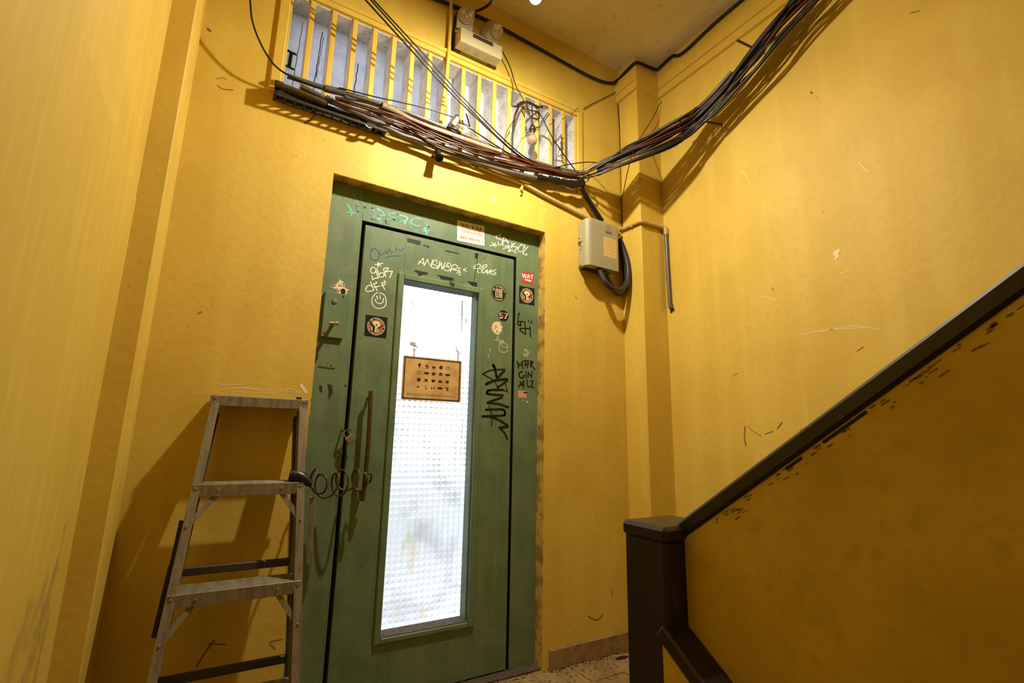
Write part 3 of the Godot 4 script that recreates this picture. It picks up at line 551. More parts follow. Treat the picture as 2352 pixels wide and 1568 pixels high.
func materials() -> void:
	var blot := grain(512, 0.006, 3)
	var streak := grain(512, 0.02, 11, 16)
	var fine := grain(512, 0.08, 5)
	var spots := grain(512, 0.035, 21, 1, 3)
	var speck := grain(512, 0.11, 31, 1, 2)
	var wall_tex := tint_tex(512, Color(0.84, 0.717, 0.285), [
		[blot, 0.35, 0.75, Color(0.81, 0.682, 0.25), 0.8], [streak, 0.45, 0.8, Color(0.87, 0.757, 0.34), 0.5],
		[fine, 0.5, 0.9, Color(0.79, 0.658, 0.25), 0.35], [speck, 0.93, 0.97, Color(0.50, 0.39, 0.17), 0.6]])
	var plaster := grey_tex(512, fine)
	var rolled := grey_tex(512, blot)
	mat_tex("wall", wall_tex, 0.62, 0.6, 0.0, plaster, 0.06)
	var ceil_tex := tint_tex(512, Color(0.90, 0.85, 0.70), [[blot, 0.3, 0.7, Color(0.85, 0.795, 0.64), 0.7], [spots, 0.75, 0.95, Color(0.66, 0.60, 0.46), 0.35], [fine, 0.6, 0.9, Color(0.76, 0.70, 0.55), 0.3]])
	mat_tex("ceiling", ceil_tex, 0.8, 0.5, 0.0, plaster, 0.06)
	var green_tex := tint_tex(512, Color(0.42, 0.50, 0.35), [
		[blot, 0.35, 0.75, Color(0.36, 0.445, 0.315), 0.8], [streak, 0.5, 0.85, Color(0.47, 0.55, 0.40), 0.4], [fine, 0.5, 0.9, Color(0.34, 0.40, 0.26), 0.4],
		[speck, 0.90, 0.96, Color(0.13, 0.12, 0.07), 0.8], [spots, 0.80, 0.95, Color(0.28, 0.28, 0.16), 0.5]])
	mat_tex("green", green_tex, 0.5, 1.3, 0.0, rolled, 0.05)
	var reveal_tex := tint_tex(256, Color(0.82, 0.68, 0.31), [[grain(256, 0.02, 8), 0.4, 0.8, Color(0.60, 0.46, 0.19), 0.9], [grain(256, 0.06, 18), 0.72, 0.86, Color(0.25, 0.17, 0.08), 0.8]])
	mat_tex("reveal", reveal_tex, 0.65, 1.7)
	var tile_tex := tint_tex(512, Color(0.62, 0.52, 0.34), [[blot, 0.35, 0.7, Color(0.50, 0.41, 0.26), 0.8], [spots, 0.62, 0.85, Color(0.27, 0.21, 0.13), 0.75], [speck, 0.72, 0.88, Color(0.20, 0.15, 0.10), 0.8], [fine, 0.55, 0.9, Color(0.72, 0.63, 0.45), 0.4]])
	mat_tex("tile", tile_tex, 0.55, 1.5)
	mat_tex("skirting", tint_tex(256, Color(0.60, 0.49, 0.30), [[grain(256, 0.03, 9), 0.4, 0.8, Color(0.46, 0.36, 0.21), 0.8], [grain(256, 0.12, 19), 0.74, 0.88, Color(0.22, 0.16, 0.10), 0.8]]), 0.6, 1.5)
	mat_tex("threshold", tint_tex(256, Color(0.34, 0.29, 0.21), [[grain(256, 0.05, 71), 0.4, 0.8, Color(0.22, 0.19, 0.14), 0.9], [grain(256, 0.13, 72), 0.68, 0.85, Color(0.46, 0.40, 0.29), 0.6]]), 0.8, 3.0)
	mat("grout", Color(0.17, 0.14, 0.10), 0.9)
	mat_tex("brown_paint", tint_tex(256, Color(0.135, 0.105, 0.085), [[grain(256, 0.02, 14), 0.4, 0.8, Color(0.105, 0.08, 0.065), 0.8], [grain(256, 0.07, 41), 0.84, 0.92, Color(0.30, 0.23, 0.16), 0.6]]), 0.38, 1.2)
	mat_tex("parapet", tint_tex(512, Color(0.815, 0.70, 0.27), [[blot, 0.3, 0.75, Color(0.745, 0.625, 0.22), 0.9], [spots, 0.6, 0.95, Color(0.66, 0.58, 0.24), 0.45], [fine, 0.55, 0.9, Color(0.70, 0.58, 0.20), 0.35]]), 0.6, 0.7)
	mat_tex("pale_louvre", tint_tex(256, Color(0.86, 0.85, 0.83), [[grain(256, 0.02, 15), 0.4, 0.8, Color(0.76, 0.74, 0.72), 0.8], [grain(256, 0.1, 42), 0.74, 0.88, Color(0.40, 0.37, 0.33), 0.7]]), 0.6, 2.0)
	var sheet := mat_tex("frosted_sheet", tint_tex(256, Color(0.93, 0.94, 0.96), [[grain(256, 0.02, 16), 0.4, 0.8, Color(0.87, 0.88, 0.90), 0.8], [grain(256, 0.1, 43), 0.78, 0.9, Color(0.7, 0.7, 0.7), 0.5]]), 0.7, 2.0)
	sheet.backlight_enabled = true
	sheet.backlight = Color(1, 1, 1)
	mat_tex("aluminium", tint_tex(256, Color(0.57, 0.54, 0.45), [[grain(256, 0.03, 17, 4), 0.35, 0.8, Color(0.45, 0.42, 0.335), 0.8], [grain(256, 0.1, 44), 0.76, 0.9, Color(0.24, 0.20, 0.15), 0.7]]), 0.48, 4.0, 0.35)
	mat("rear_metal", Color(0.26, 0.235, 0.19), 0.5, 0.3)
	mat("rivet", Color(0.62, 0.58, 0.50), 0.35, 0.7)
	mat("dark_metal", Color(0.20, 0.18, 0.15), 0.5, 0.4)
	mat_tex("rusty", tint_tex(256, Color(0.33, 0.25, 0.13), [[grain(256, 0.06, 13), 0.4, 0.75, Color(0.22, 0.15, 0.08), 0.9], [grain(256, 0.12, 45), 0.62, 0.8, Color(0.42, 0.36, 0.20), 0.7]]), 0.5, 5.0, 0.3)
	mat_tex("tray_metal", tint_tex(256, Color(0.20, 0.165, 0.12), [[grain(256, 0.05, 23), 0.4, 0.75, Color(0.10, 0.085, 0.065), 0.9], [grain(256, 0.12, 46), 0.66, 0.85, Color(0.36, 0.29, 0.20), 0.6]]), 0.6, 5.0, 0.2)
	mat_tex("grey_pipe", tint_tex(256, Color(0.42, 0.405, 0.37), [[grain(256, 0.05, 24), 0.4, 0.75, Color(0.32, 0.305, 0.275), 0.8], [grain(256, 0.12, 47), 0.72, 0.88, Color(0.16, 0.14, 0.11), 0.8]]), 0.38, 5.0, 0.25)
	mat_tex("tan_pipe", tint_tex(256, Color(0.60, 0.51, 0.36), [[grain(256, 0.03, 25), 0.4, 0.75, Color(0.46, 0.375, 0.25), 0.8], [grain(256, 0.12, 48), 0.74, 0.88, Color(0.24, 0.18, 0.12), 0.8]]), 0.35, 5.0)
	mat("yellow_pipe", Color(0.84, 0.717, 0.285), 0.5)
	mat_tex("cream_pipe", tint_tex(256, Color(0.78, 0.67, 0.38), [[grain(256, 0.05, 26), 0.45, 0.8, Color(0.62, 0.51, 0.27), 0.8], [grain(256, 0.12, 49), 0.74, 0.88, Color(0.28, 0.22, 0.12), 0.8]]), 0.5, 5.0)
	mat("black_wire", Color(0.055, 0.05, 0.048), 0.42)
	mat("brown_wire", Color(0.34, 0.21, 0.125), 0.42)
	mat("red_wire", Color(0.52, 0.17, 0.11), 0.45)
	mat("cream_wire", Color(0.70, 0.62, 0.45), 0.45)
	mat("black_sleeve", Color(0.075, 0.072, 0.07), 0.32)
	mat("hose", Color(0.165, 0.145, 0.125), 0.5)
	mat("white_pen", Color(0.93, 0.92, 0.86), 0.4)
	mat("cream_pen", Color(0.84, 0.80, 0.60), 0.45)
	mat("blue_pen", Color(0.20, 0.33, 0.48), 0.45)
	mat("cyan_pen", Color(0.40, 0.74, 0.66), 0.45)
	mat("black_pen", Color(0.05, 0.052, 0.05), 0.35)
	mat("tape", Color(0.075, 0.068, 0.055), 0.5)
	mat("rust", Color(0.22, 0.15, 0.085), 0.8)
	mat("grime", Color(0.15, 0.16, 0.10), 0.8)
	mat("pale_chip", Color(0.93, 0.87, 0.70), 0.7)
	mat("dark_scuff", Color(0.47, 0.37, 0.165), 0.8)
	mat("soot_thin", Color(0.50, 0.41, 0.16), 0.9)
	mat("soot", Color(0.16, 0.125, 0.065), 0.9)
	mat("chipped", Color(0.27, 0.23, 0.18), 0.8)
	mat("seal", Color(0.045, 0.04, 0.035), 0.7)
	mat("paper", Color(0.95, 0.90, 0.82), 0.7)
	mat("print_red", Color(0.62, 0.10, 0.07), 0.6)
	mat("print_brown", Color(0.56, 0.40, 0.25), 0.6)
	mat("print_dark_red", Color(0.30, 0.07, 0.045), 0.6)
	mat("sticker_black", Color(0.075, 0.07, 0.065), 0.4)
	mat("sticker_cream", Color(0.90, 0.83, 0.66), 0.45)
	mat("sticker_red", Color(0.74, 0.25, 0.22), 0.45)
	mat("sticker_orange", Color(0.72, 0.42, 0.22), 0.45)
	mat("sticker_pink", Color(0.84, 0.60, 0.47), 0.45)
	mat_tex("poster_paper", tint_tex(256, Color(0.93, 0.79, 0.53), [[grain(256, 0.012, 27), 0.35, 0.75, Color(0.86, 0.69, 0.41), 0.9], [grain(256, 0.04, 28), 0.55, 0.85, Color(0.92, 0.80, 0.56), 0.5]]), 0.7, 3.0)
	for k in ["poster_paper"]:
		M[k].backlight_enabled = true
		M[k].backlight = Color(0.9, 0.9, 0.9)
	mat("poster_ink", Color(0.16, 0.12, 0.07), 0.6)
	mat("poster_text", Color(0.36, 0.26, 0.12), 0.6)
	mat("poster_border", Color(0.22, 0.14, 0.075), 0.6)
	var glue := mat("old_glue", Color(0.74, 0.55, 0.22), 0.6)
	glue.backlight_enabled = true
	glue.backlight = Color(0.95, 0.95, 0.95)
	mat("box_plastic", Color(0.60, 0.565, 0.44), 0.4)
	mat("box_inner", Color(0.30, 0.27, 0.19), 0.6)
	mat("label_paper", Color(0.80, 0.68, 0.40), 0.6)
	mat("lamp_plastic", Color(0.68, 0.645, 0.49), 0.45)
	mat("label_faint", Color(0.64, 0.58, 0.39), 0.5)
	mat("lamp_slot", Color(0.20, 0.18, 0.12), 0.5)
	mat("reflector", Color(0.80, 0.78, 0.72), 0.18, 0.9)
	var lens := mat("lens", Color(0.95, 0.95, 0.93, 0.12), 0.05)
	lens.transparency = BaseMaterial3D.TRANSPARENCY_ALPHA
	var bulb_glass := mat("bulb_glass", Color(0.62, 0.54, 0.40, 0.55), 0.12)
	bulb_glass.transparency = BaseMaterial3D.TRANSPARENCY_ALPHA
	mat("brass", Color(0.66, 0.58, 0.42), 0.38, 0.7)
	mat("steel", Color(0.72, 0.68, 0.60), 0.3, 0.8)
	mat("coil", Color(0.30, 0.22, 0.13), 0.4)
	mat("grey_ink", Color(0.36, 0.37, 0.33), 0.6)
	mat("leaf_dry", Color(0.13, 0.065, 0.05), 0.6)
	mat("housing", Color(0.85, 0.84, 0.80), 0.5)
	mat("balcony_tile", Color(0.90, 0.87, 0.85), 0.6)
	mat("balcony_wall", Color(0.84, 0.85, 0.87), 0.8)
	var glow := mat("lit_dome", Color(1, 1, 1), 0.4)
	glow.emission_enabled = true
	glow.emission = Color(1.0, 0.93, 0.82)
	glow.emission_energy_multiplier = 12.0
	var led := mat("red_led", Color(0.8, 0.1, 0.08), 0.3)
	led.emission_enabled = true
	led.emission = Color(1.0, 0.12, 0.08)
	led.emission_energy_multiplier = 2.0
	var glass := mat("pattern_glass", Color(0.97, 0.985, 1.0, 0.0), 0.33)
	glass.albedo_texture = tint_tex(256, Color(1, 1, 1), [[grain(256, 0.012, 61), 0.5, 0.85, Color(0.80, 0.79, 0.79), 0.8], [grain(256, 0.05, 62, 4), 0.66, 0.85, Color(0.93, 0.84, 0.68), 0.6]])
	glass.uv1_triplanar = true
	glass.uv1_world_triplanar = true
	glass.uv1_scale = Vector3.ONE * 1.1
	glass.refraction_enabled = true
	glass.refraction_scale = 0.05
	# left wall: the same paint with grey hand dirt rubbed into it low down
	var n := 512
	var img := Image.create(n, n, false, Image.FORMAT_RGB8)
	var f := FastNoiseLite.new()
	f.seed = 77
	f.frequency = 1.0
	f.fractal_octaves = 4
	for j in n:
		for i in n:
			var z := 0.2 + 1.6 * i / n            # metres along the wall
			var y := 1.8 * (1.0 - float(j) / n)   # metres above the floor
			var a := f.get_noise_2d(z * 3.0, y * 1.2) * 0.5 + 0.5
			var s := f.get_noise_2d(z * 26.0 + 40.0, y * 2.2) * 0.5 + 0.5
			var c := Color(0.84, 0.717, 0.285).lerp(Color(0.795, 0.68, 0.245), a)
			c = c.lerp(Color(0.865, 0.77, 0.38), clampf((s - 0.5) * 1.6, 0, 0.5))
			var m1 := f.get_noise_2d(z * 34.0 + 9.0, y * 14.0) * 0.5 + 0.5
			var cover := 0.0
			for r in RUBS:
				var q := Vector2(z, y)
				var near := Geometry2D.get_closest_point_to_segment(q, Vector2(r[0], r[1]), Vector2(r[2], r[3]))
				cover = maxf(cover, r[5] * (1.0 - smoothstep(0.2, 1.0, q.distance_to(near) / (r[4] * (0.5 + m1)))))
			c = c.lerp(Color(0.47, 0.41, 0.28), cover * clampf(m1 * 1.5 - 0.1, 0.0, 1.0))
			img.set_pixel(i, j, c)
	var lm := mat("wall_smudged", Color.WHITE, 0.62)
	lm.albedo_texture = ImageTexture.create_from_image(img)
	lm.texture_repeat = false

func struct(called: String, mesh: ArrayMesh, m, label: String, category: String) -> MeshInstance3D:
	var o := solo(called, mesh, m, label, category, "", "structure")
	return o

func shell() -> void:
	var st := nst()
	# back wall round the door opening and the louvre
	span(st, Vector3(-1.95, -3.0, -0.2), Vector3(-1.135, 2.195, 0))
	span(st, Vector3(0.0, -3.0, -0.2), Vector3(0.97, 2.195, 0))
	span(st, Vector3(-1.135, -3.0, -0.2), Vector3(0.0, -0.02, 0))
	span(st, Vector3(-1.95, 2.195, -0.2), Vector3(0.97, 2.508, 0))
	span(st, Vector3(-1.95, 2.508, -0.2), Vector3(-1.385, 3.0, 0))
	span(st, Vector3(0.222, 2.508, -0.2), Vector3(0.97, 3.0, 0))
	span(st, Vector3(-1.95, 3.0, -0.2), Vector3(0.97, CEIL, 0))
	struct("wall_back", st.commit(), "wall", "yellow plaster wall holding the green door and the louvre", "wall")
	# left wall
	st = nst()
	span(st, Vector3(-1.95, -3.0, 0.0), Vector3(XL - 0.002, CEIL, 4.4))
	var lw := struct("wall_left", st.commit(), "wall", "yellow plaster wall at the left edge of the picture", "wall")
	st = nst()
	for e in [[0, 0], [1, 0], [1, 1], [0, 0], [1, 1], [0, 1]]:
		st.set_normal(Vector3.RIGHT)
		st.set_uv(Vector2(e[0], 1 - e[1]))
		st.add_vertex(Vector3(XL, 1.8 * e[1], 1.8 - 1.6 * (1 - e[0])))
	part(lw, "smudged_plaster", st.commit(), "wall_smudged", "lower wall paint rubbed with grey dirt")
	st = nst()
	span(st, Vector3(-1.95, -3.0, -0.05), Vector3(-1.685, CEIL, 0.22), 0.004)
	struct("wall_left_pilaster", st.commit(), "wall", "narrow yellow column in the left corner of the landing", "column")
	# right wall and its corner column
	st = nst()
	span(st, Vector3(XR, -3.0, 0.0), Vector3(0.97, CEIL, 4.4))
	struct("wall_right", st.commit(), "wall", "large yellow plaster wall behind the stair", "wall")
	st = nst()
	span(st, Vector3(0.575, -3.0, -0.05), Vector3(0.80, CEIL, 0.16), 0.004)
	struct("wall_right_pilaster", st.commit(), "wall", "yellow column in the right corner beside the grey box", "column")
	st = nst()
	span(st, Vector3(-1.95, -3.0, 4.4), Vector3(0.97, CEIL, 4.6))
	struct("wall_front", st.commit(), "wall", "yellow plaster wall behind the camera", "wall")
	st = nst()
	span(st, Vector3(-1.95, CEIL, -0.2), Vector3(0.97, CEIL + 0.18, 4.6))
	struct("ceiling", st.commit(), "ceiling", "stained beige ceiling over the landing", "ceiling")
	# cornice band round the right wall and column
	st = nst()
	for b in [[3.235, 3.285, 0.022], [3.285, 3.345, 0.034], [3.345, 3.385, 0.020]]:
		span(st, Vector3(XR - b[2], b[0], 0.16 + b[2]), Vector3(XR + 0.01, b[1], 4.4))
		span(st, Vector3(0.575 - b[2], b[0], 0.0), Vector3(0.576, b[1], 0.16))
		span(st, Vector3(0.575 - b[2], b[0], 0.16), Vector3(XR + 0.01, b[1], 0.16 + b[2]))
	struct("trim_1", st.commit(), "wall", "moulded yellow cornice along the right wall", "cornice")
	# skirting boards
	struct("baseboard_back", one_box(Vector3(0.035, 0, 0), Vector3(0.575, 0.088, 0.022), 0.003), "skirting", "dirty tan skirting at the foot of the wall beside the door", "skirting")
	struct("baseboard_right", one_box(Vector3(XR - 0.02, 0, 0.16), Vector3(XR, 0.088, 1.25), 0.003), "skirting", "tan skirting at the foot of the right wall", "skirting")
	struct("baseboard_left", one_box(Vector3(XL, 0, 0.22), Vector3(XL + 0.02, 0.088, 1.15), 0.003), "skirting", "tan skirting at the foot of the left wall", "skirting")
	# painted reveal of the door opening
	st = nst()
	span(st, Vector3(-1.137, 0, -0.19), Vector3(-1.133, 2.197, -0.001))
	span(st, Vector3(-0.003, 0, -0.19), Vector3(0.002, 2.197, -0.001))
	span(st, Vector3(-1.133, 2.1925, -0.19), Vector3(-0.003, 2.197, -0.001))
	struct("trim_2", st.commit(), "reveal", "stained yellow reveal round the green door", "reveal")
	# landing floor with its tiles
	var fl := struct("floor", one_box(Vector3(-1.95, -0.16, -0.2), Vector3(0.97, -0.006, 1.27)), "grout", "worn beige tiled landing floor", "floor")
	var tile_mesh := one_box(Vector3(-0.0985, -0.012, -0.0985), Vector3(0.0985, 0.0, 0.0985), 0.0015)
	var k := 0
	for i in 15:
		for j in 8:
			var c := Vector3(-1.96 + 0.2 * i, 0, -0.11 + 0.2 * j)
			if c.z + 0.1 > 1.28: continue
			if c.z < 0.0 and (c.x < -1.2 or c.x > 0.06): continue
			if c.x < -1.9 or c.x > 0.85: continue
			var t := part(fl, "tile", tile_mesh, "tile")
			t.position += c + Vector3(0, 0.0004 * ((k * 7) % 5 - 2), 0)
			t.rotation.y = 0.004 * ((k * 5) % 7 - 3)
			k += 1
	# balcony outside the door
	struct("balcony_floor", one_box(Vector3(-3.0, -0.2, -1.7), Vector3(3.0, -0.03, -0.2)), "balcony_tile", "pale balcony floor seen blurred through the glass", "floor")
	struct("balcony_parapet", one_box(Vector3(-3.0, -0.03, -1.7), Vector3(3.0, 0.95, -1.58)), "balcony_wall", "grey balcony parapet seen blurred through the glass", "parapet")

func stairs() -> void:
	# flight going down, on which the photographer stands
	var d := thing("stairs_down", "tiled stairs going down from the landing", "stairs", Vector3(-1.2, -1.62, 1.27), "", "structure")
	for i in 9:
		part(d, "step", one_box(Vector3(XL, -3.0, 1.27 + 0.25 * i), Vector3(-0.475, -0.18 * (i + 1), 1.27 + 0.25 * (i + 1) + (0.9 if i == 8 else 0.0)), 0.004), "tile")
	var u := thing("stairs_up", "tiled stairs going up behind the balustrade", "stairs", Vector3(0.2, 0, 1.27), "", "structure")
	for i in 9:
		part(u, "step", one_box(Vector3(-0.39, 0.18 * i - 0.12, 1.27 + 0.25 * i), Vector3(XR, 0.18 * (i + 1), 1.27 + 0.25 * (i + 1) + (1.0 if i == 8 else 0.02)), 0.004), "tile")
	# balustrade
	var b := thing("stair_balustrade", "solid yellow stair balustrade with dark brown newel and handrails", "balustrade", Vector3(-0.456, 0, 1.2))
	var st := nst()
	cbox(st, Vector3(-0.456, 0.31, 1.2), Vector3(0.172, 1.06, 0.132), 0.008)
	cbox(st, Vector3(-0.456, 0.852, 1.201), Vector3(0.182, 0.036, 0.142), 0.009)
	part(b, "newel_post", st.commit(), "brown_paint", "dark brown newel post with a flat cap")
	# panel of the rising flight: outline in (z, y), thick along x
	var yz := Transform3D(Basis(Vector3(0, 0, 1), Vector3(0, 1, 0), Vector3(-1, 0, 0)), Vector3.ZERO)
	st = nst()
	slab2(st, PackedVector2Array([Vector2(1.25, 0.84), Vector2(3.55, 2.442), Vector2(3.55, 1.42), Vector2(1.56, 0.0), Vector2(1.25, 0.0)]), 0.392, 0.475, yz)
	part(b, "upper_panel", st.commit(), "parapet", "yellow plaster side of the rising flight")
	st = nst()
	var r0 := Vector3(-0.43, 0.847 + 0.0 + 0.019, 1.27)
	var dir := Vector3(0, 0.6965, 1).normalized()
	bar(st, r0 - dir * 0.03, r0 + dir * 2.85, 0.108, 0.034, Vector3.RIGHT.cross(dir), 0.006)
	part(b, "handrail", st.commit(), "brown_paint", "dark brown handrail rising to the right")
	st = nst()
	var r1 := Vector3(-0.5125, 0.633, 1.27)
	var dir2 := Vector3(0, -0.70, 1).normalized()
	bar(st, r1 - dir2 * 0.03, r1 + dir2 * 2.6, 0.078, 0.033, Vector3.RIGHT.cross(dir2), 0.005)
	part(b, "lower_handrail", st.commit(), "brown_paint", "dark brown rail going down from the newel")
	st = nst()
	slab2(st, PackedVector2Array([Vector2(1.25, 0.62), Vector2(3.3, -0.815), Vector2(3.3, -1.7), Vector2(1.25, -0.35)]), 0.476, 0.543, yz)
	part(b, "lower_panel", st.commit(), "parapet", "yellow plaster side of the descending flight")

func grime() -> void:
	# soot and flaking dirt under the handrail: irregular crusts on the panel
	var st := nst()
	var rng := RandomNumberGenerator.new()
	rng.seed = 12
	var b: Node3D = get_node("stair_balustrade")
	for k in 90:
		var z := rng.randf_range(1.33, 2.05)
		var y := 0.842 + (z - 1.27) * 0.6965 - absf(rng.randfn(0.0, 0.012)) - 0.002
		var l := rng.randf_range(0.003, 0.012)
		stroke(st, PackedVector3Array([Vector3(-0.475, y, z), Vector3(-0.475, y + 0.6 * l, z + l)]), rng.randf_range(0.0012, 0.004), Vector3.LEFT, 0.0005)
	var o := part(b, "soot_crust", st.commit(), "soot_thin", "flecks of soot under the handrail")
	o.set_meta("kind", "stuff")
	for q in [[1.60, 0.075], [1.525, 0.03]]:
		var y: float = 0.843 + (q[0] - 1.27) * 0.6965 - 0.005
		st = nst()
		stroke(st, PackedVector3Array([Vector3(-0.475, y, q[0]), Vector3(-0.475, y + 0.6965 * q[1], q[0] + q[1])]), 0.006, Vector3.LEFT, 0.0006)
		part(b, "plaster_gap", st.commit(), "seal", "dark gap in the plaster under the handrail")
	# chipped spot on the newel
	st = nst()
	slab2(st, PackedVector2Array([Vector2(-0.528, 0.735), Vector2(-0.519, 0.745), Vector2(-0.513, 0.738), Vector2(-0.514, 0.722), Vector2(-0.503, 0.712), Vector2(-0.503, 0.700), Vector2(-0.512, 0.693), Vector2(-0.522, 0.700), Vector2(-0.519, 0.715), Vector2(-0.527, 0.725)]), 1.2661, 1.2667)
	part(b, "paint_chip", st.commit(), "chipped", "worn grey chip on the newel post")
	# dirt packed along the foot of the wall and the door
	st = nst()
	for k in 160:
		var x := rng.randf_range(-1.1, 0.57)
		var z := 0.024 + absf(rng.randfn(0.0, 0.012)) if x > 0.03 else rng.randf_range(-0.055, 0.03)
		var a := rng.randf() * TAU
		var l := rng.randf_range(0.002, 0.012)
		stroke(st, PackedVector3Array([Vector3(x, 0.0012, z), Vector3(x + l * cos(a), 0.0012, z + 0.5 * l * sin(a))]), rng.randf_range(0.002, 0.008), Vector3.UP, 0.0004)
	o = part(get_node("floor"), "packed_dirt", st.commit(), "soot", "black dirt along the foot of the wall")
	o.set_meta("kind", "stuff")

func louvre() -> void:
	var w := thing("window_1", "vertical slatted louvre above the green door", "louvre", Vector3(-0.58, 2.48, 0), "", "structure")
	# back sheet
	var sheet := part(w, "frosted_sheet", one_box(Vector3(-1.385, 2.505, -0.118), Vector3(0.222, 3.005, -0.112)), "frosted_sheet", "grey frosted sheet closing the back of the louvre")
	# slats: 17 openings on a pitch of 94.4 mm
	var pitch := 0.09444
	for i in 18:
		var right := -1.303 + pitch * (i - 1) if i > 0 else -1.383
		var x0 := -1.303 + pitch * (i - 1)
		var x1 := x0 + 0.0215
		if i == 0: x0 = -1.387
		if i == 0: x1 = -1.374
		if i == 17: x1 = 0.224
		var sx := nst()
		# concrete fin, slightly thinner at the back, pale behind and yellow on its front edge
		var pz := -0.11
		span(sx, Vector3(x0, 2.508, pz), Vector3(x1, 3.0, -0.004), 0.0)
		var fy := nst()
		span(fy, Vector3(x0 - 0.0006, 2.508, -0.006), Vector3(x1 + 0.0006, 3.001, 0.0025), 0.002)
		var m: ArrayMesh = sx.commit()
		fy.commit(m)
		part(w, "slat", m, ["pale_louvre", "wall"])
	# pale head and sill inside the openings
	var hs := nst()
	span(hs, Vector3(-1.385, 2.994, -0.112), Vector3(0.222, 3.002, -0.006))
	span(hs, Vector3(-1.385, 2.505, -0.112), Vector3(0.222, 2.513, -0.006))
	part(w, "lining", hs.commit(), "pale_louvre", "pale painted lining of the louvre openings")
	# plain raised border
	var st := nst()
	span(st, Vector3(-1.425, 2.48, 0), Vector3(-1.383, 3.055, 0.014), 0.004)
	span(st, Vector3(0.222, 2.50, 0), Vector3(0.262, 3.055, 0.014), 0.004)
	span(st, Vector3(-1.383, 3.003, 0), Vector3(0.222, 3.055, 0.014), 0.004)
	span(st, Vector3(-1.39, 3.028, 0.012), Vector3(0.23, 3.05, 0.022), 0.003)
	part(w, "border", st.commit(), "wall", "yellow raised border of the louvre")
	# marks on the sheet and dusty threads hanging in the openings
	st = nst()
	var zs := -0.1118
	stroke(st, pv([-1.372, 2.79, zs, -1.334, 2.785, zs]), 0.012, Vector3.BACK, 0.0006)
	stroke(st, pv([-1.352, 2.785, zs, -1.354, 2.715, zs]), 0.015, Vector3.BACK, 0.0006)
	stroke(st, pv([-1.376, 2.712, zs, -1.336, 2.705, zs]), 0.012, Vector3.BACK, 0.0006)
	part(w, "sprayed_mark", st.commit(), "black_pen", "black sprayed letter I on the grey sheet")
	for t in [[-1.322, 2.93, 2.57, 0.0016], [-1.236, 2.92, 2.57, 0.0022], [-1.228, 2.90, 2.68, 0.0014], [-1.062, 2.83, 2.57, 0.0024], [-0.80, 2.70, 2.64, 0.0026]]:
		var p := PackedVector3Array()
		for k in 14:
			var u := k / 13.0
			p.append(Vector3(t[0] + 0.0012 * sin(k * 2.3 + t[0] * 50.0) - (0.03 * u if t[1] < 2.75 else 0.012 * u), lerpf(t[1], t[2], u), -0.07 + 0.006 * sin(k * 1.7)))
		part(w, "dusty_thread", tube_mesh(p, t[3], 6, 3), "black_wire", "dark dusty thread hanging in the louvre")

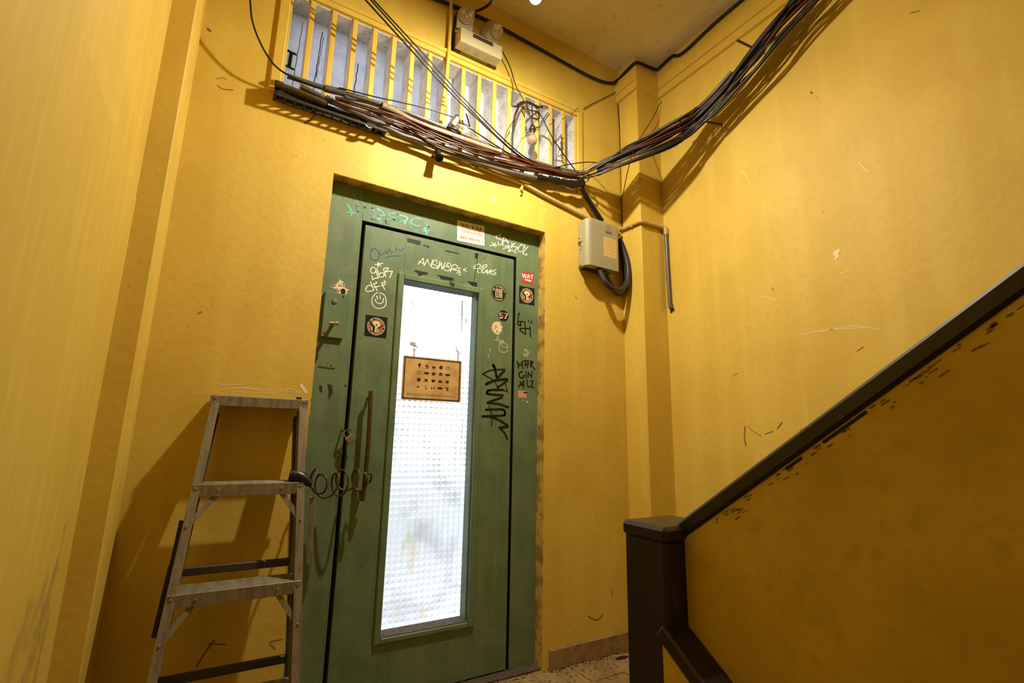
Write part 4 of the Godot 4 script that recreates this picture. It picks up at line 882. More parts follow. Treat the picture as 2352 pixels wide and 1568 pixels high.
func stickers(fr: Node3D, lf: Node3D) -> void:
	var zf := -0.0612
	# paper notice
	var at := Transform3D(Basis(Vector3.BACK, 0.04), Vector3(-0.4285, 2.106, zf))
	var a := nst()
	slab2(a, rect2(0.157, 0.110), 0.0, 0.0006, at)
	var m: ArrayMesh = a.commit()
	a = nst()
	letters(a, "XE TAI", 0.017, at * Transform3D(Basis.IDENTITY, Vector3(0.002, 0.034, 0.0008)), "Droid Serif", 700, 1.55)
	slab2(a, PackedVector2Array([Vector2(0.029, 0.0455), Vector2(0.033, 0.0455), Vector2(0.0345, 0.0475), Vector2(0.033, 0.0495), Vector2(0.029, 0.0490), Vector2(0.0315, 0.0475)]), 0.0006, 0.0008, at, false)
	a.commit(m)
	a = nst()
	letters(a, "0907.550.510", 0.0135, at * Transform3D(Basis.IDENTITY, Vector3(-0.004, -0.033, 0.0008)), "Droid Sans", 600, 1.0)
	a.commit(m)
	a = nst()
	for row in [[0.019, 0.122, 0.0035], [0.012, 0.118, 0.003], [0.003, 0.126, 0.004], [-0.004, 0.10, 0.0026]]:
		var x: float = -row[1] * 0.5
		var k := 0
		while x < row[1] * 0.5:
			var l: float = 0.006 + 0.004 * ((k * 5) % 4)
			slab2(a, rect2(l, row[2], Vector2(x + l * 0.5, row[0])), 0.0006, 0.0008, at, false)
			x += l + 0.003
			k += 1
	a.commit(m)
	a = nst()
	for x in 9:
		slab2(a, rect2(0.007 + 0.003 * (x % 3), 0.0022, Vector2(-0.05 + 0.0125 * x, -0.017)), 0.0006, 0.0008, at, false)
	slab2(a, rect2(0.012, 0.003, Vector2(-0.062, -0.035)), 0.0006, 0.0008, at, false)
	slab2(a, rect2(0.02, 0.003, Vector2(0.065, -0.036)), 0.0006, 0.0008, at, false)
	a.commit(m)
	part(fr, "paper_notice", m, ["paper", "print_dark_red", "print_red", "print_brown", "sticker_pink"], "white paper notice reading XE TẢI 0907.550.510 above the door")
	# two square black stickers with a ring emblem
	for s in [[lf, Vector3(-0.881, 1.547, zf), 0.0, "black square sticker with a ringed emblem on the left of the door"], [fr, Vector3(-0.0785, 1.829, zf), 0.01, "black square sticker with a ringed emblem on the right of the frame"]]:
		at = Transform3D(Basis(Vector3.BACK, s[2]), s[1])
		var b := nst()
		slab2(b, rect2(0.099, 0.097), 0.0, 0.0005, at)
		m = b.commit()
		b = nst()
		ring2(b, 0.0375, 0.0400, 0.0007, at)
		for k in 30:
			if k % 10 == 9: continue
			var an := TAU * k / 30.0
			var tr := at * Transform3D(Basis(Vector3.BACK, an - PI / 2), Vector3(cos(an) * 0.0335, sin(an) * 0.0335, 0))
			slab2(b, rect2(0.0042, 0.0038), 0.0006, 0.0007, tr, false)
		b.commit(m)
		b = nst()
		slab2(b, disc(0.0295), 0.0005, 0.0006, at, false)
		b.commit(m)
		b = nst()   # pale bell shape and striped centre
		slab2(b, PackedVector2Array([Vector2(-0.018, 0.006), Vector2(-0.017, 0.018), Vector2(-0.011, 0.024), Vector2(0, 0.0255), Vector2(0.011, 0.024), Vector2(0.017, 0.018), Vector2(0.018, 0.006), Vector2(0.006, -0.003), Vector2(0.015, -0.008), Vector2(0.015, -0.024), Vector2(-0.005, -0.026), Vector2(-0.006, -0.003)]), 0.0006, 0.0008, at, false)
		slab2(b, PackedVector2Array([Vector2(-0.020, -0.022), Vector2(-0.015, -0.022), Vector2(-0.016, -0.004), Vector2(-0.020, -0.007)]), 0.0006, 0.0008, at, false)
		b.commit(m)
		b = nst()   # dark figure with two raised arms
		slab2(b, disc(0.0042, 12, 0.9, Vector2(0.001, 0.0065)), 0.0008, 0.001, at, false)
		slab2(b, PackedVector2Array([Vector2(-0.047, 0.032), Vector2(-0.043, 0.034), Vector2(-0.005, -0.001), Vector2(-0.006, -0.026), Vector2(-0.014, -0.026), Vector2(-0.016, -0.003)]), 0.0008, 0.001, at, false)
		slab2(b, PackedVector2Array([Vector2(0.046, 0.024), Vector2(0.044, 0.020), Vector2(0.013, -0.011), Vector2(0.008, -0.006)]), 0.0008, 0.001, at, false)
		for k in 3:
			slab2(b, rect2(0.016, 0.0022, Vector2(0.004, -0.008 - 0.006 * k)), 0.0008, 0.001, at * Transform3D(Basis(Vector3.BACK, 0.25), Vector3.ZERO), false)
		b.commit(m)
		part(s[0], "ring_sticker", m, ["sticker_black", "sticker_cream", "sticker_orange", "sticker_cream", "sticker_black"], s[3])
	# round black emblem
	at = Transform3D(Basis.IDENTITY, Vector3(-0.2535, 1.813, zf))
	var c := nst()
	slab2(c, disc(0.045, 36), 0.0, 0.0005, at)
	m = c.commit()
	c = nst()
	ring2(c, 0.0405, 0.0412, 0.0007, at)
	for e in [[0.0, 0.020, 0.040, 0.004], [0.0, -0.021, 0.040, 0.004], [-0.018, 0.0, 0.004, 0.042], [0.018, 0.0, 0.004, 0.042], [0.0, 0.0115, 0.030, 0.004], [-0.008, -0.006, 0.004, 0.030], [0.0015, -0.002, 0.004, 0.022], [0.0085, -0.0115, 0.018, 0.004], [0.0095, 0.001, 0.004, 0.018]]:
		slab2(c, rect2(e[2], e[3], Vector2(e[0], e[1])), 0.0005, 0.0007, at, false)
	var word := "WE BISHWEET"
	for k in word.length():
		var an := deg_to_rad(158.0 - 136.0 * k / (word.length() - 1))
		if word[k] != " ":
			letters(c, word[k], 0.0075, at * Transform3D(Basis(Vector3.BACK, an - PI / 2), Vector3(cos(an) * 0.0345, sin(an) * 0.0345, 0.0007)), "Droid Sans", 700)
	for k in 6:
		var an := deg_to_rad(-120.0 + 12.0 * k)
		slab2(c, rect2(0.004, 0.0045), 0.0005, 0.0007, at * Transform3D(Basis(Vector3.BACK, an + PI / 2), Vector3(cos(an) * 0.035, sin(an) * 0.035, 0)), false)
	c.commit(m)
	part(lf, "round_sticker", m, ["sticker_black", "sticker_cream"], "round black sticker with a square cream maze emblem")
	# small round 57
	at = Transform3D(Basis(Vector3.BACK, 0.06), Vector3(-0.2215, 1.695, zf))
	c = nst()
	slab2(c, disc(0.030, 28), 0.0, 0.0005, at)
	m = c.commit()
	c = nst()
	letters(c, "57", 0.030, at * Transform3D(Basis.IDENTITY, Vector3(0, -0.001, 0.0006)), "Droid Sans", 900, 1.18)
	c.commit(m)
	c = nst()
	letters(c, "57", 0.024, at * Transform3D(Basis.IDENTITY, Vector3(0, 0.001, 0.0009)), "Droid Sans", 900, 1.18)
	c.commit(m)
	part(lf, "round_sticker", m, ["sticker_black", "white_pen", "print_red"], "small round black sticker with a red 57")
	# worn white round sticker
	at = Transform3D(Basis.IDENTITY, Vector3(-0.2545, 1.624, zf))
	var torn := PackedVector2Array()
	for k in 40:
		var an := TAU * k / 40.0
		var rr := 0.036
		if an < 1.0 or an > TAU - 1.25: rr = 0.027 + 0.006 * ((k * 7) % 3 - 1)
		torn.append(Vector2(cos(an) * rr, sin(an) * rr))
	c = nst()
	slab2(c, torn, 0.0, 0.0005, at)
	m = c.commit()
	c = nst()
	for k in range(9, 30):
		var a0 := TAU * k / 40.0
		var a1 := TAU * (k + 1) / 40.0
		quad(c, at * Vector3(cos(a0) * 0.0325, sin(a0) * 0.0325, 0.0007), at * Vector3(cos(a0) * 0.034, sin(a0) * 0.034, 0.0007), at * Vector3(cos(a1) * 0.034, sin(a1) * 0.034, 0.0007), at * Vector3(cos(a1) * 0.0325, sin(a1) * 0.0325, 0.0007), Vector3.BACK)
	for e in [[-0.015, 0.008, 0.012, 0.004], [-0.016, -0.002, 0.004, 0.014], [-0.006, 0.004, 0.01, 0.004], [-0.004, -0.018, 0.006, 0.012], [-0.010, 0.016, 0.008, 0.003]]:
		slab2(c, rect2(e[2], e[3], Vector2(e[0], e[1])), 0.0005, 0.0007, at, false)
	c.commit(m)
	part(lf, "round_sticker", m, ["sticker_cream", "print_brown"], "worn white round sticker peeling at its right edge")
	# red square
	at = Transform3D(Basis(Vector3.BACK, 0.0), Vector3(-0.0765, 1.932, zf))
	c = nst()
	slab2(c, rect2(0.072, 0.067), 0.0, 0.0005, at)
	m = c.commit()
	c = nst()
	letters(c, "WAT", 0.024, at * Transform3D(Basis(Vector3.BACK, 0.05), Vector3(0, 0.007, 0.0007)), "Droid Sans", 900, 1.05)
	slab2(c, PackedVector2Array([Vector2(-0.024, -0.012), Vector2(0.0, -0.010), Vector2(0.028, -0.012), Vector2(0.026, -0.018), Vector2(0.018, -0.017), Vector2(0.016, -0.024), Vector2(0.010, -0.018), Vector2(-0.014, -0.019), Vector2(-0.014, -0.015)]), 0.0005, 0.0007, at, false)
	c.commit(m)
	part(fr, "square_sticker", m, ["sticker_red", "white_pen"], "red square sticker reading WAT in white letters")
	# small pink label under the black letters
	c = nst()
	slab2(c, rect2(0.052, 0.036, Vector2(-0.098, 1.293)), zf, zf + 0.0002)
	part(fr, "small_label", c.commit(), "sticker_pink", "small pink label under the black marker letters")
	# cut-out cartoon bird
	at = Transform3D(Basis.IDENTITY, Vector3(-1.051, 1.697, zf))
	c = nst()
	slab2(c, PackedVector2Array([Vector2(-0.040, -0.004), Vector2(-0.028, 0.010), Vector2(-0.018, 0.014), Vector2(-0.012, 0.024), Vector2(-0.006, 0.032), Vector2(-0.008, 0.040), Vector2(0.000, 0.034), Vector2(0.010, 0.032), Vector2(0.018, 0.020), Vector2(0.020, 0.006), Vector2(0.028, 0.000), Vector2(0.040, 0.000), Vector2(0.055, -0.006), Vector2(0.040, -0.002), Vector2(0.032, -0.006), Vector2(0.028, -0.027), Vector2(0.004, -0.027), Vector2(-0.006, -0.024), Vector2(-0.018, -0.008)]), 0.0, 0.0005, at)
	m = c.commit()
	c = nst()
	slab2(c, PackedVector2Array([Vector2(0.004, -0.005), Vector2(0.012, 0.000), Vector2(0.020, -0.002), Vector2(0.025, -0.010), Vector2(0.022, -0.025), Vector2(0.005, -0.025)]), 0.0005, 0.0007, at, false)
	slab2(c, PackedVector2Array([Vector2(0.006, 0.029), Vector2(0.014, 0.024), Vector2(0.017, 0.008), Vector2(0.013, 0.006), Vector2(0.012, 0.02)]), 0.0005, 0.0007, at, false)
	slab2(c, PackedVector2Array([Vector2(-0.036, -0.001), Vector2(-0.022, 0.010), Vector2(-0.018, 0.008), Vector2(-0.032, -0.004)]), 0.0005, 0.0007, at, false)
	slab2(c, rect2(0.018, 0.0032, Vector2(-0.001, 0.0095)), 0.0005, 0.0007, at, false)
	slab2(c, PackedVector2Array([Vector2(-0.016, -0.003), Vector2(-0.006, -0.021), Vector2(0.004, -0.008), Vector2(0.002, -0.006), Vector2(-0.006, -0.016), Vector2(-0.013, -0.002)]), 0.0005, 0.0007, at, false)
	slab2(c, disc(0.002, 8, 1.0, Vector2(-0.004, 0.021)), 0.0005, 0.0007, at, false)
	slab2(c, disc(0.002, 8, 1.0, Vector2(0.006, 0.020)), 0.0005, 0.0007, at, false)
	c.commit(m)
	part(fr, "cut_out_sticker", m, ["sticker_cream", "sticker_black"], "cut-out cartoon sticker above the lock plate")

func door() -> void:
	var d := thing("door_1", "dull green metal door covered in stickers and tags, with a tall glass pane", "door", Vector3(-0.565, 0, -0.1), "", "structure")
	var zf := -0.0615
	# frame: flat green lining of the opening
	var st := nst()
	span(st, Vector3(-1.133, 0.0, -0.15), Vector3(-0.981, 2.192, zf), 0.002)
	span(st, Vector3(-0.149, 0.0, -0.15), Vector3(-0.003, 2.192, zf), 0.002)
	span(st, Vector3(-0.981, 2.035, -0.15), Vector3(-0.149, 2.192, zf), 0.0)
	var fr := part(d, "frame", st.commit(), "green", "wide flat green door frame")
	# dark rebate behind the gap
	st = nst()
	span(st, Vector3(-0.983, 0.0, -0.16), Vector3(-0.955, 2.04, -0.11))
	span(st, Vector3(-0.175, 0.0, -0.16), Vector3(-0.147, 2.04, -0.11))
	span(st, Vector3(-0.983, 2.005, -0.16), Vector3(-0.147, 2.04, -0.11))
	span(st, Vector3(-0.983, 0.0, -0.16), Vector3(-0.147, 0.012, -0.07))
	span(st, Vector3(-0.9815, 0.0, -0.15), Vector3(-0.980, 2.036, -0.063))
	span(st, Vector3(-0.150, 0.0, -0.15), Vector3(-0.1485, 2.036, -0.063))
	span(st, Vector3(-0.981, 2.034, -0.15), Vector3(-0.149, 2.0355, -0.063))
	part(d, "rebate", st.commit(), "seal", "dark gasket in the gap round the door leaf")
	part(d, "threshold", one_box(Vector3(-1.133, -0.004, -0.16), Vector3(-0.003, 0.011, -0.012), 0.004), "threshold", "dark stone threshold under the door")
	# leaf with its window hole
	var x0 := -0.965
	var x1 := -0.164
	var y0 := 0.016
	var y1 := 2.018
	var gx0 := -0.768
	var gx1 := -0.372
	var gy0 := 0.252
	var gy1 := 1.788
	st = nst()
	span(st, Vector3(x0, y0, -0.145), Vector3(gx0, y1, zf), 0.002)
	span(st, Vector3(gx1, y0, -0.145), Vector3(x1, y1, zf), 0.002)
	span(st, Vector3(gx0 - 0.003, gy1, -0.145), Vector3(gx1 + 0.003, y1, zf), 0.0)
	span(st, Vector3(gx0 - 0.003, y0, -0.145), Vector3(gx1 + 0.003, gy0, zf), 0.0)
	var lf := part(d, "leaf", st.commit(), "green", "green door leaf")
	# moulding round the window
	st = nst()
	var t := 0.030
	span(st, Vector3(gx0 - t, gy0 - 0.022, zf - 0.01), Vector3(gx0, gy1 + t, zf + 0.011), 0.004)
	span(st, Vector3(gx1, gy0 - 0.022, zf - 0.01), Vector3(gx1 + t, gy1 + t, zf + 0.011), 0.004)
	span(st, Vector3(gx0, gy1, zf - 0.01), Vector3(gx1, gy1 + t, zf + 0.011), 0.004)
	span(st, Vector3(gx0, gy0 - 0.022, zf - 0.01), Vector3(gx1, gy0, zf + 0.011), 0.004)
	span(st, Vector3(gx0, gy0, -0.128), Vector3(gx0 + 0.006, gy1, zf - 0.012), 0.001)
	span(st, Vector3(gx1 - 0.006, gy0, -0.128), Vector3(gx1, gy1, zf - 0.012), 0.001)
	part(lf, "window_moulding", st.commit(), "green", "raised green moulding round the glass")
	part(lf, "sill_dirt", one_box(Vector3(gx0 + 0.001, gy0 - 0.001, -0.134), Vector3(gx1 - 0.001, gy0 + 0.0035, zf + 0.006), 0.001), "threshold", "dark dirt caked on the window sill")
	# pressed glass: pillowed squares on the room side, flat behind
	st = nst()
	var cols := 15
	var rows := 58
	var sub := 4
	var cw := (gx1 - gx0 + 0.012) / cols
	var ch := (gy1 - gy0 + 0.012) / rows
	var ox := gx0 - 0.006
	var oy := gy0 - 0.006
	var zg := -0.136
	for j in rows * sub:
		for i in cols * sub:
			var q := []
			for e in [[0, 0], [1, 0], [1, 1], [0, 1]]:
				var u: float = float(i + e[0]) / sub
				var v: float = float(j + e[1]) / sub
				var fu := PI * u
				var fv := PI * v
				var hgt := 0.0042 * absf(sin(fu)) * absf(sin(fv)) + 0.0006 * absf(sin(fu))
				q.append(Vector3(ox + u * cw, oy + v * ch, zg + hgt))
			quad(st, q[0], q[1], q[2], q[3], Vector3.BACK)
	var lo := Vector3(ox, oy, zg - 0.006)
	var hi := Vector3(ox + cw * cols, oy + ch * rows, zg - 0.006)
	quad(st, lo, Vector3(hi.x, lo.y, lo.z), hi, Vector3(lo.x, hi.y, lo.z), Vector3.FORWARD)
	quad(st, lo, Vector3(hi.x, lo.y, lo.z), Vector3(hi.x, lo.y, zg), Vector3(lo.x, lo.y, zg), Vector3.DOWN)
	quad(st, Vector3(lo.x, hi.y, lo.z), hi, Vector3(hi.x, hi.y, zg), Vector3(lo.x, hi.y, zg), Vector3.UP)
	quad(st, lo, Vector3(lo.x, hi.y, lo.z), Vector3(lo.x, hi.y, zg), Vector3(lo.x, lo.y, zg), Vector3.LEFT)
	quad(st, Vector3(hi.x, lo.y, lo.z), hi, Vector3(hi.x, hi.y, zg), Vector3(hi.x, lo.y, zg), Vector3.RIGHT)
	part(lf, "glass_pane", st.commit(), "pattern_glass", "tall pane of square-patterned frosted glass")
	# old glue and tape left on the glass
	st = nst()
	var gz := zg + 0.0049
	for p in [[-0.4285, 1.755, -0.427, 1.60, 0.008], [-0.448, 1.74, -0.447, 1.62, 0.003], [-0.70, 1.725, -0.698, 1.635, 0.003], [-0.688, 1.725, -0.686, 1.64, 0.003], [-0.690, 1.502, -0.672, 1.500, 0.022], [-0.672, 1.492, -0.655, 1.488, 0.008], [-0.455, 1.515, -0.445, 1.49, 0.008], [-0.445, 1.49, -0.42, 1.478, 0.006], [-0.672, 1.478, -0.671, 1.44, 0.013], [-0.440, 1.48, -0.440, 1.44, 0.011], [-0.399, 1.15, -0.400, 1.06, 0.004], [-0.757, 1.40, -0.757, 1.31, 0.004], [-0.745, 1.125, -0.746, 1.09, 0.006], [-0.405, 1.665, -0.404, 1.645, 0.007], [-0.752, 1.435, -0.75, 1.43, 0.007]]:
		stroke(st, pv([p[0], p[1], gz, p[2], p[3], gz]), p[4], Vector3.BACK, 0.0)
	part(lf, "glue_marks", st.commit(), "old_glue", "brown tape and glue left on the glass")
	# lock plate with its spindle and screws on the frame
	var plate := part(fr, "lock_plate", one_box(Vector3(-1.113, 1.470, zf - 0.002), Vector3(-1.022, 1.669, zf + 0.014), 0.002), "green", "flat green lock plate")
	plate.set_meta("label", "flat green lock plate on the left of the frame")
	var back_to := Transform3D(Basis(Vector3.RIGHT, PI / 2), Vector3.ZERO)
	st = nst()
	lathe(st, [Vector2(0, 0.006), Vector2(0.008, 0.005), Vector2(0.0125, 0.0), Vector2(0.0125, -0.002)], Transform3D(back_to.basis, Vector3(-1.071, 1.629, zf + 0.014)))
	part(fr, "lock_knob", st.commit(), "green")
	st = nst()
	tube(st, PackedVector3Array([Vector3(-1.073, 1.522, zf + 0.01), Vector3(-1.073, 1.522, zf + 0.075)]), 0.0075, 12)
	tube(st, PackedVector3Array([Vector3(-1.093, 1.519, zf + 0.068), Vector3(-1.058, 1.523, zf + 0.068)]), 0.008, 10)
	part(fr, "lock_spindle", st.commit(), "brass", "worn brass spindle sticking out of the plate")
	for s in [Vector3(-1.036, 1.656, zf + 0.014), Vector3(-1.101, 1.486, zf + 0.014), Vector3(-1.058, 1.353, zf)]:
		st = nst()
		lathe(st, [Vector2(0, 0.002), Vector2(0.0035, 0.001), Vector2(0.004, 0)], Transform3D(back_to.basis, s), 10)
		part(fr, "screw", st.commit(), "seal")
	# crack and a broken seam in the leaf
	st = nst()
	stroke(st, pv([-0.385, 1.996, zf, -0.388, 1.94, zf, -0.398, 1.87, zf, -0.408, 1.815, zf]), 0.0035, Vector3.BACK, 0.0005)
	stroke(st, pv([-0.366, 1.975, zf, -0.345, 1.99, zf, -0.33, 2.006, zf]), 0.0015, Vector3.BACK, 0.0005)
	part(lf, "crack", st.commit(), "tape", "dark crack at the top of the door")
	st = nst()
	stroke(st, pv([-1.107, 1.343, zf, -1.075, 1.34, zf, -1.045, 1.341, zf]), 0.007, Vector3.BACK, 0.0003)
	part(fr, "orange_smear", st.commit(), "rust", "faint rusty smear under the lock plate")
	# pull handle: rusty bar on two stubs
	st = nst()
	tube(st, smooth_path(PackedVector3Array([Vector3(-0.893, 1.252, -0.02), Vector3(-0.889, 1.06, -0.015), Vector3(-0.890, 0.90, -0.015), Vector3(-0.893, 0.80, -0.02)]), 6), 0.0095, 12)
	tube(st, PackedVector3Array([Vector3(-0.893, 1.225, zf), Vector3(-0.893, 1.225, -0.02)]), 0.006, 8)
	tube(st, PackedVector3Array([Vector3(-0.893, 0.83, zf), Vector3(-0.893, 0.83, -0.02)]), 0.006, 8)
	part(lf, "pull_handle", st.commit(), "rusty", "rusty vertical pull bar")
	# hasp for the padlock
	st = nst()
	tube(st, smooth_path(PackedVector3Array([Vector3(-0.992, 1.082, zf), Vector3(-0.988, 1.083, -0.035), Vector3(-0.978, 1.084, -0.028), Vector3(-0.964, 1.086, -0.035), Vector3(-0.958, 1.087, zf)]), 6), 0.0035, 8)
	part(fr, "hasp", st.commit(), "rusty")
	st = nst()
	lathe(st, [Vector2(0, 0.004), Vector2(0.005, 0.003), Vector2(0.006, 0)], Transform3D(back_to.basis, Vector3(-0.990, 1.278, zf)), 10)
	part(fr, "bolt_head", st.commit(), "steel")
	# paint-pen writing
	for g in GRAFFITI:
		var s := nst()
		var list: Array = g[3]
		for i in range(0, list.size(), 2):
			var p := pv(list[i + 1], 2)
			for k in p.size(): p[k].z = zf
			stroke(s, p, list[i], Vector3.BACK, 0.0004 + 0.00002 * (i % 10))
		part(fr if g[0] == "frame" else lf, "graffiti", s.commit(), g[2], g[1])
	for g in PATCHES:
		var s := nst()
		for flat in g[3]:
			var poly := PackedVector2Array()
			for i in range(0, flat.size(), 2): poly.append(Vector2(flat[i], flat[i + 1]))
			var z: float = zf + (0.011 if g[2] == "rust" else 0.0)
			slab2(s, poly, z, z + 0.0006)
		part(fr if g[0] == "frame" else lf, "tape_scrap" if g[2] == "tape" else "stain", s.commit(), g[2], g[1])
	stickers(fr, lf)
	poster()

func poster() -> void:
	# paper sheet taped to the glass
	var at := Transform3D(Basis(Vector3.BACK, 0.006), Vector3(-0.571, 1.338, -0.1300))
	var w := 0.306
	var h := 0.209
	var a := nst()
	slab2(a, rect2(w, h), 0.0, 0.0008, at)
	var m: ArrayMesh = a.commit()
	a = nst()
	for e in [[0.0, h / 2 - 0.008, w - 0.014, 0.006], [0.0, -h / 2 + 0.008, w - 0.014, 0.006], [-w / 2 + 0.010, 0.0, 0.006, h - 0.012], [w / 2 - 0.010, 0.0, 0.006, h - 0.012]]:
		slab2(a, rect2(e[2], e[3], Vector2(e[0], e[1])), 0.0008, 0.001, at, false)
	a.commit(m)
	a = nst()
	for r in 4:
		for c in 5:
			var o := Vector2(-0.070 + 0.037 * c, 0.062 - 0.034 * r)
			var k := r * 5 + c
			match k:
				4, 5:
					ring2(a, 0.0065, 0.009, 0.001, at * Transform3D(Basis.IDENTITY, Vector3(o.x, o.y, 0)), 20)
					slab2(a, rect2(0.0012, 0.014, o + Vector2(-0.0125, 0)), 0.0008, 0.001, at, false)
					slab2(a, rect2(0.0012, 0.014, o + Vector2(0.0125, 0)), 0.0008, 0.001, at, false)
				0:
					slab2(a, disc(0.0065, 12, 1.1, o + Vector2(0, 0.005)), 0.0008, 0.001, at, false)
					slab2(a, PackedVector2Array([o + Vector2(-0.006, 0.002), o + Vector2(0.006, 0.002), o + Vector2(0, -0.013)]), 0.0008, 0.001, at, false)
				1, 19:
					slab2(a, rect2(0.016, 0.0015, o + Vector2(0, -0.010)), 0.0008, 0.001, at, false)
					slab2(a, PackedVector2Array([o + Vector2(0.0, -0.010), o + Vector2(0.007, -0.010), o + Vector2(0.007, 0.004), o + Vector2(0.0045, 0.013), o + Vector2(0.0035, 0.004), o + Vector2(0.0, 0.001)]), 0.0008, 0.001, at, false)
					slab2(a, disc(0.004, 10, 1.4, o + Vector2(-0.004, 0.003)), 0.0008, 0.001, at, false)
				2:
					slab2(a, PackedVector2Array([o + Vector2(-0.009, 0.002), o + Vector2(0.009, 0.002), o + Vector2(0.0065, -0.009), o + Vector2(-0.0065, -0.009)]), 0.0008, 0.001, at, false)
					slab2(a, rect2(0.001, 0.010, o + Vector2(0.003, 0.007)), 0.0008, 0.001, at, false)
				3, 10:
					slab2(a, disc(0.0098, 10, 1.0, o), 0.0008, 0.001, at, false)
				6, 9, 18:
					slab2(a, disc(0.006, 16, 2.3, o), 0.0008, 0.001, at, false)
				7, 12:
					slab2(a, PackedVector2Array([o + Vector2(-0.0105, 0.006), o + Vector2(0.0105, 0.006), o + Vector2(0.009, -0.002), o + Vector2(0.003, -0.009), o + Vector2(-0.003, -0.009), o + Vector2(-0.009, -0.002)]), 0.0008, 0.001, at, false)
				8:
					slab2(a, PackedVector2Array([o + Vector2(-0.009, -0.001), o + Vector2(-0.009, 0.004), o + Vector2(-0.005, 0.008), o + Vector2(0.005, 0.008), o + Vector2(0.009, 0.004), o + Vector2(0.009, -0.001)]), 0.0008, 0.001, at, false)
					slab2(a, rect2(0.018, 0.004, o + Vector2(0, -0.0045)), 0.0008, 0.001, at, false)
				11:
					slab2(a, PackedVector2Array([o + Vector2(-0.009, 0.006), o + Vector2(0.009, 0.006), o + Vector2(0.006, -0.005), o + Vector2(-0.006, -0.005)]), 0.0008, 0.001, at, false)
					slab2(a, rect2(0.027, 0.0022, o + Vector2(0, -0.0075)), 0.0008, 0.001, at, false)
				13, 14:
					slab2(a, PackedVector2Array([o + Vector2(-0.012, -0.006), o + Vector2(-0.008, 0.004), o + Vector2(0.0, 0.006), o + Vector2(0.008, 0.004 if k == 14 else 0.0), o + Vector2(0.012, 0.008 if k == 14 else -0.006), o + Vector2(0.005, -0.007)]), 0.0008, 0.001, at, false)
				15:
					slab2(a, PackedVector2Array([o + Vector2(-0.013, 0.002), o + Vector2(-0.010, 0.0), o + Vector2(0.0, 0.005), o + Vector2(0.004, 0.0), o + Vector2(0.0, -0.005), o + Vector2(-0.010, -0.001)]), 0.0008, 0.001, at, false)
				16:
					slab2(a, disc(0.004, 10, 1.0, o + Vector2(0.002, -0.006)), 0.0008, 0.001, at, false)
					slab2(a, disc(0.0025, 8, 1.0, o + Vector2(0.002, 0.006)), 0.0008, 0.001, at, false)
					slab2(a, disc(0.002, 8, 1.5, o + Vector2(-0.007, 0.005)), 0.0008, 0.001, at, false)
				17:
					slab2(a, disc(0.005, 10, 0.7, o + Vector2(-0.007, -0.002)), 0.0008, 0.001, at, false)
					slab2(a, disc(0.005, 10, 0.7, o + Vector2(0.006, -0.002)), 0.0008, 0.001, at, false)
	a.commit(m)
	a = nst()
	letters(a, "KEEP CALM ON THE LAST FLOOR !!", 0.0098, at * Transform3D(Basis.IDENTITY, Vector3(0.0, -0.077, 0.001)), "Droid Sans", 400, 1.22)
	a.commit(m)
	var o := solo("paper_poster", m, ["poster_paper", "poster_border", "poster_ink", "poster_text"], "brown paper poster of small food drawings stuck on the glass", "poster")
	o.set_meta("label", "brown paper poster of small food drawings stuck on the door's glass")

func lamp_bulb() -> void:
	var l := thing("ceiling_lamp", "lit bulb hanging from the ceiling at the top edge of the picture", "lamp", LAMP)
	var st := nst()
	tube(st, PackedVector3Array([Vector3(LAMP.x, CEIL, LAMP.z), LAMP + Vector3(0, 0.10, 0)]), 0.003, 8)
	part(l, "cord", st.commit(), "black_wire")
	st = nst()
	lathe(st, [Vector2(0.0, 0.115), Vector2(0.012, 0.115), Vector2(0.015, 0.075), Vector2(0.015, 0.07), Vector2(0.022, 0.055), Vector2(0.031, 0.026), Vector2(0.031, 0.022), Vector2(0.0, 0.022)], Transform3D(Basis.IDENTITY, LAMP), 24)
	part(l, "housing", st.commit(), "housing", "white plastic bulb housing")
	st = nst()
	var prof := []
	for k in 11:
		var a := PI * 0.5 * k / 10.0
		prof.append(Vector2(0.030 * sin(a), 0.022 - 0.040 * cos(a)))
	lathe(st, prof, Transform3D(Basis.IDENTITY, LAMP), 24)
	part(l, "diffuser", st.commit(), "lit_dome", "glowing white dome")
	var o := OmniLight3D.new()
	o.name = "bulb_light"
	o.position = Vector3(0, 0.014, 0)
	o.light_color = Color(1.0, 0.95, 0.87)
	o.light_energy = 0.9
	o.light_size = 0.008
	o.omni_range = 12.0
	o.omni_attenuation = 2.0
	o.shadow_enabled = true
	l.add_child(o)
	# most of the light leaves the flat emitter plate downwards
	var a := AreaLight3D.new()
	a.name = "emitter_light"
	a.position = Vector3(0, -0.021, 0)
	a.rotation = Vector3(-PI / 2, 0, 0)
	a.area_size = Vector2(0.045, 0.045)
	a.area_normalize_energy = true
	a.light_color = o.light_color
	a.light_energy = 2.15
	a.area_range = 12.0
	a.area_attenuation = 2.0
	a.shadow_enabled = true
	l.add_child(a)

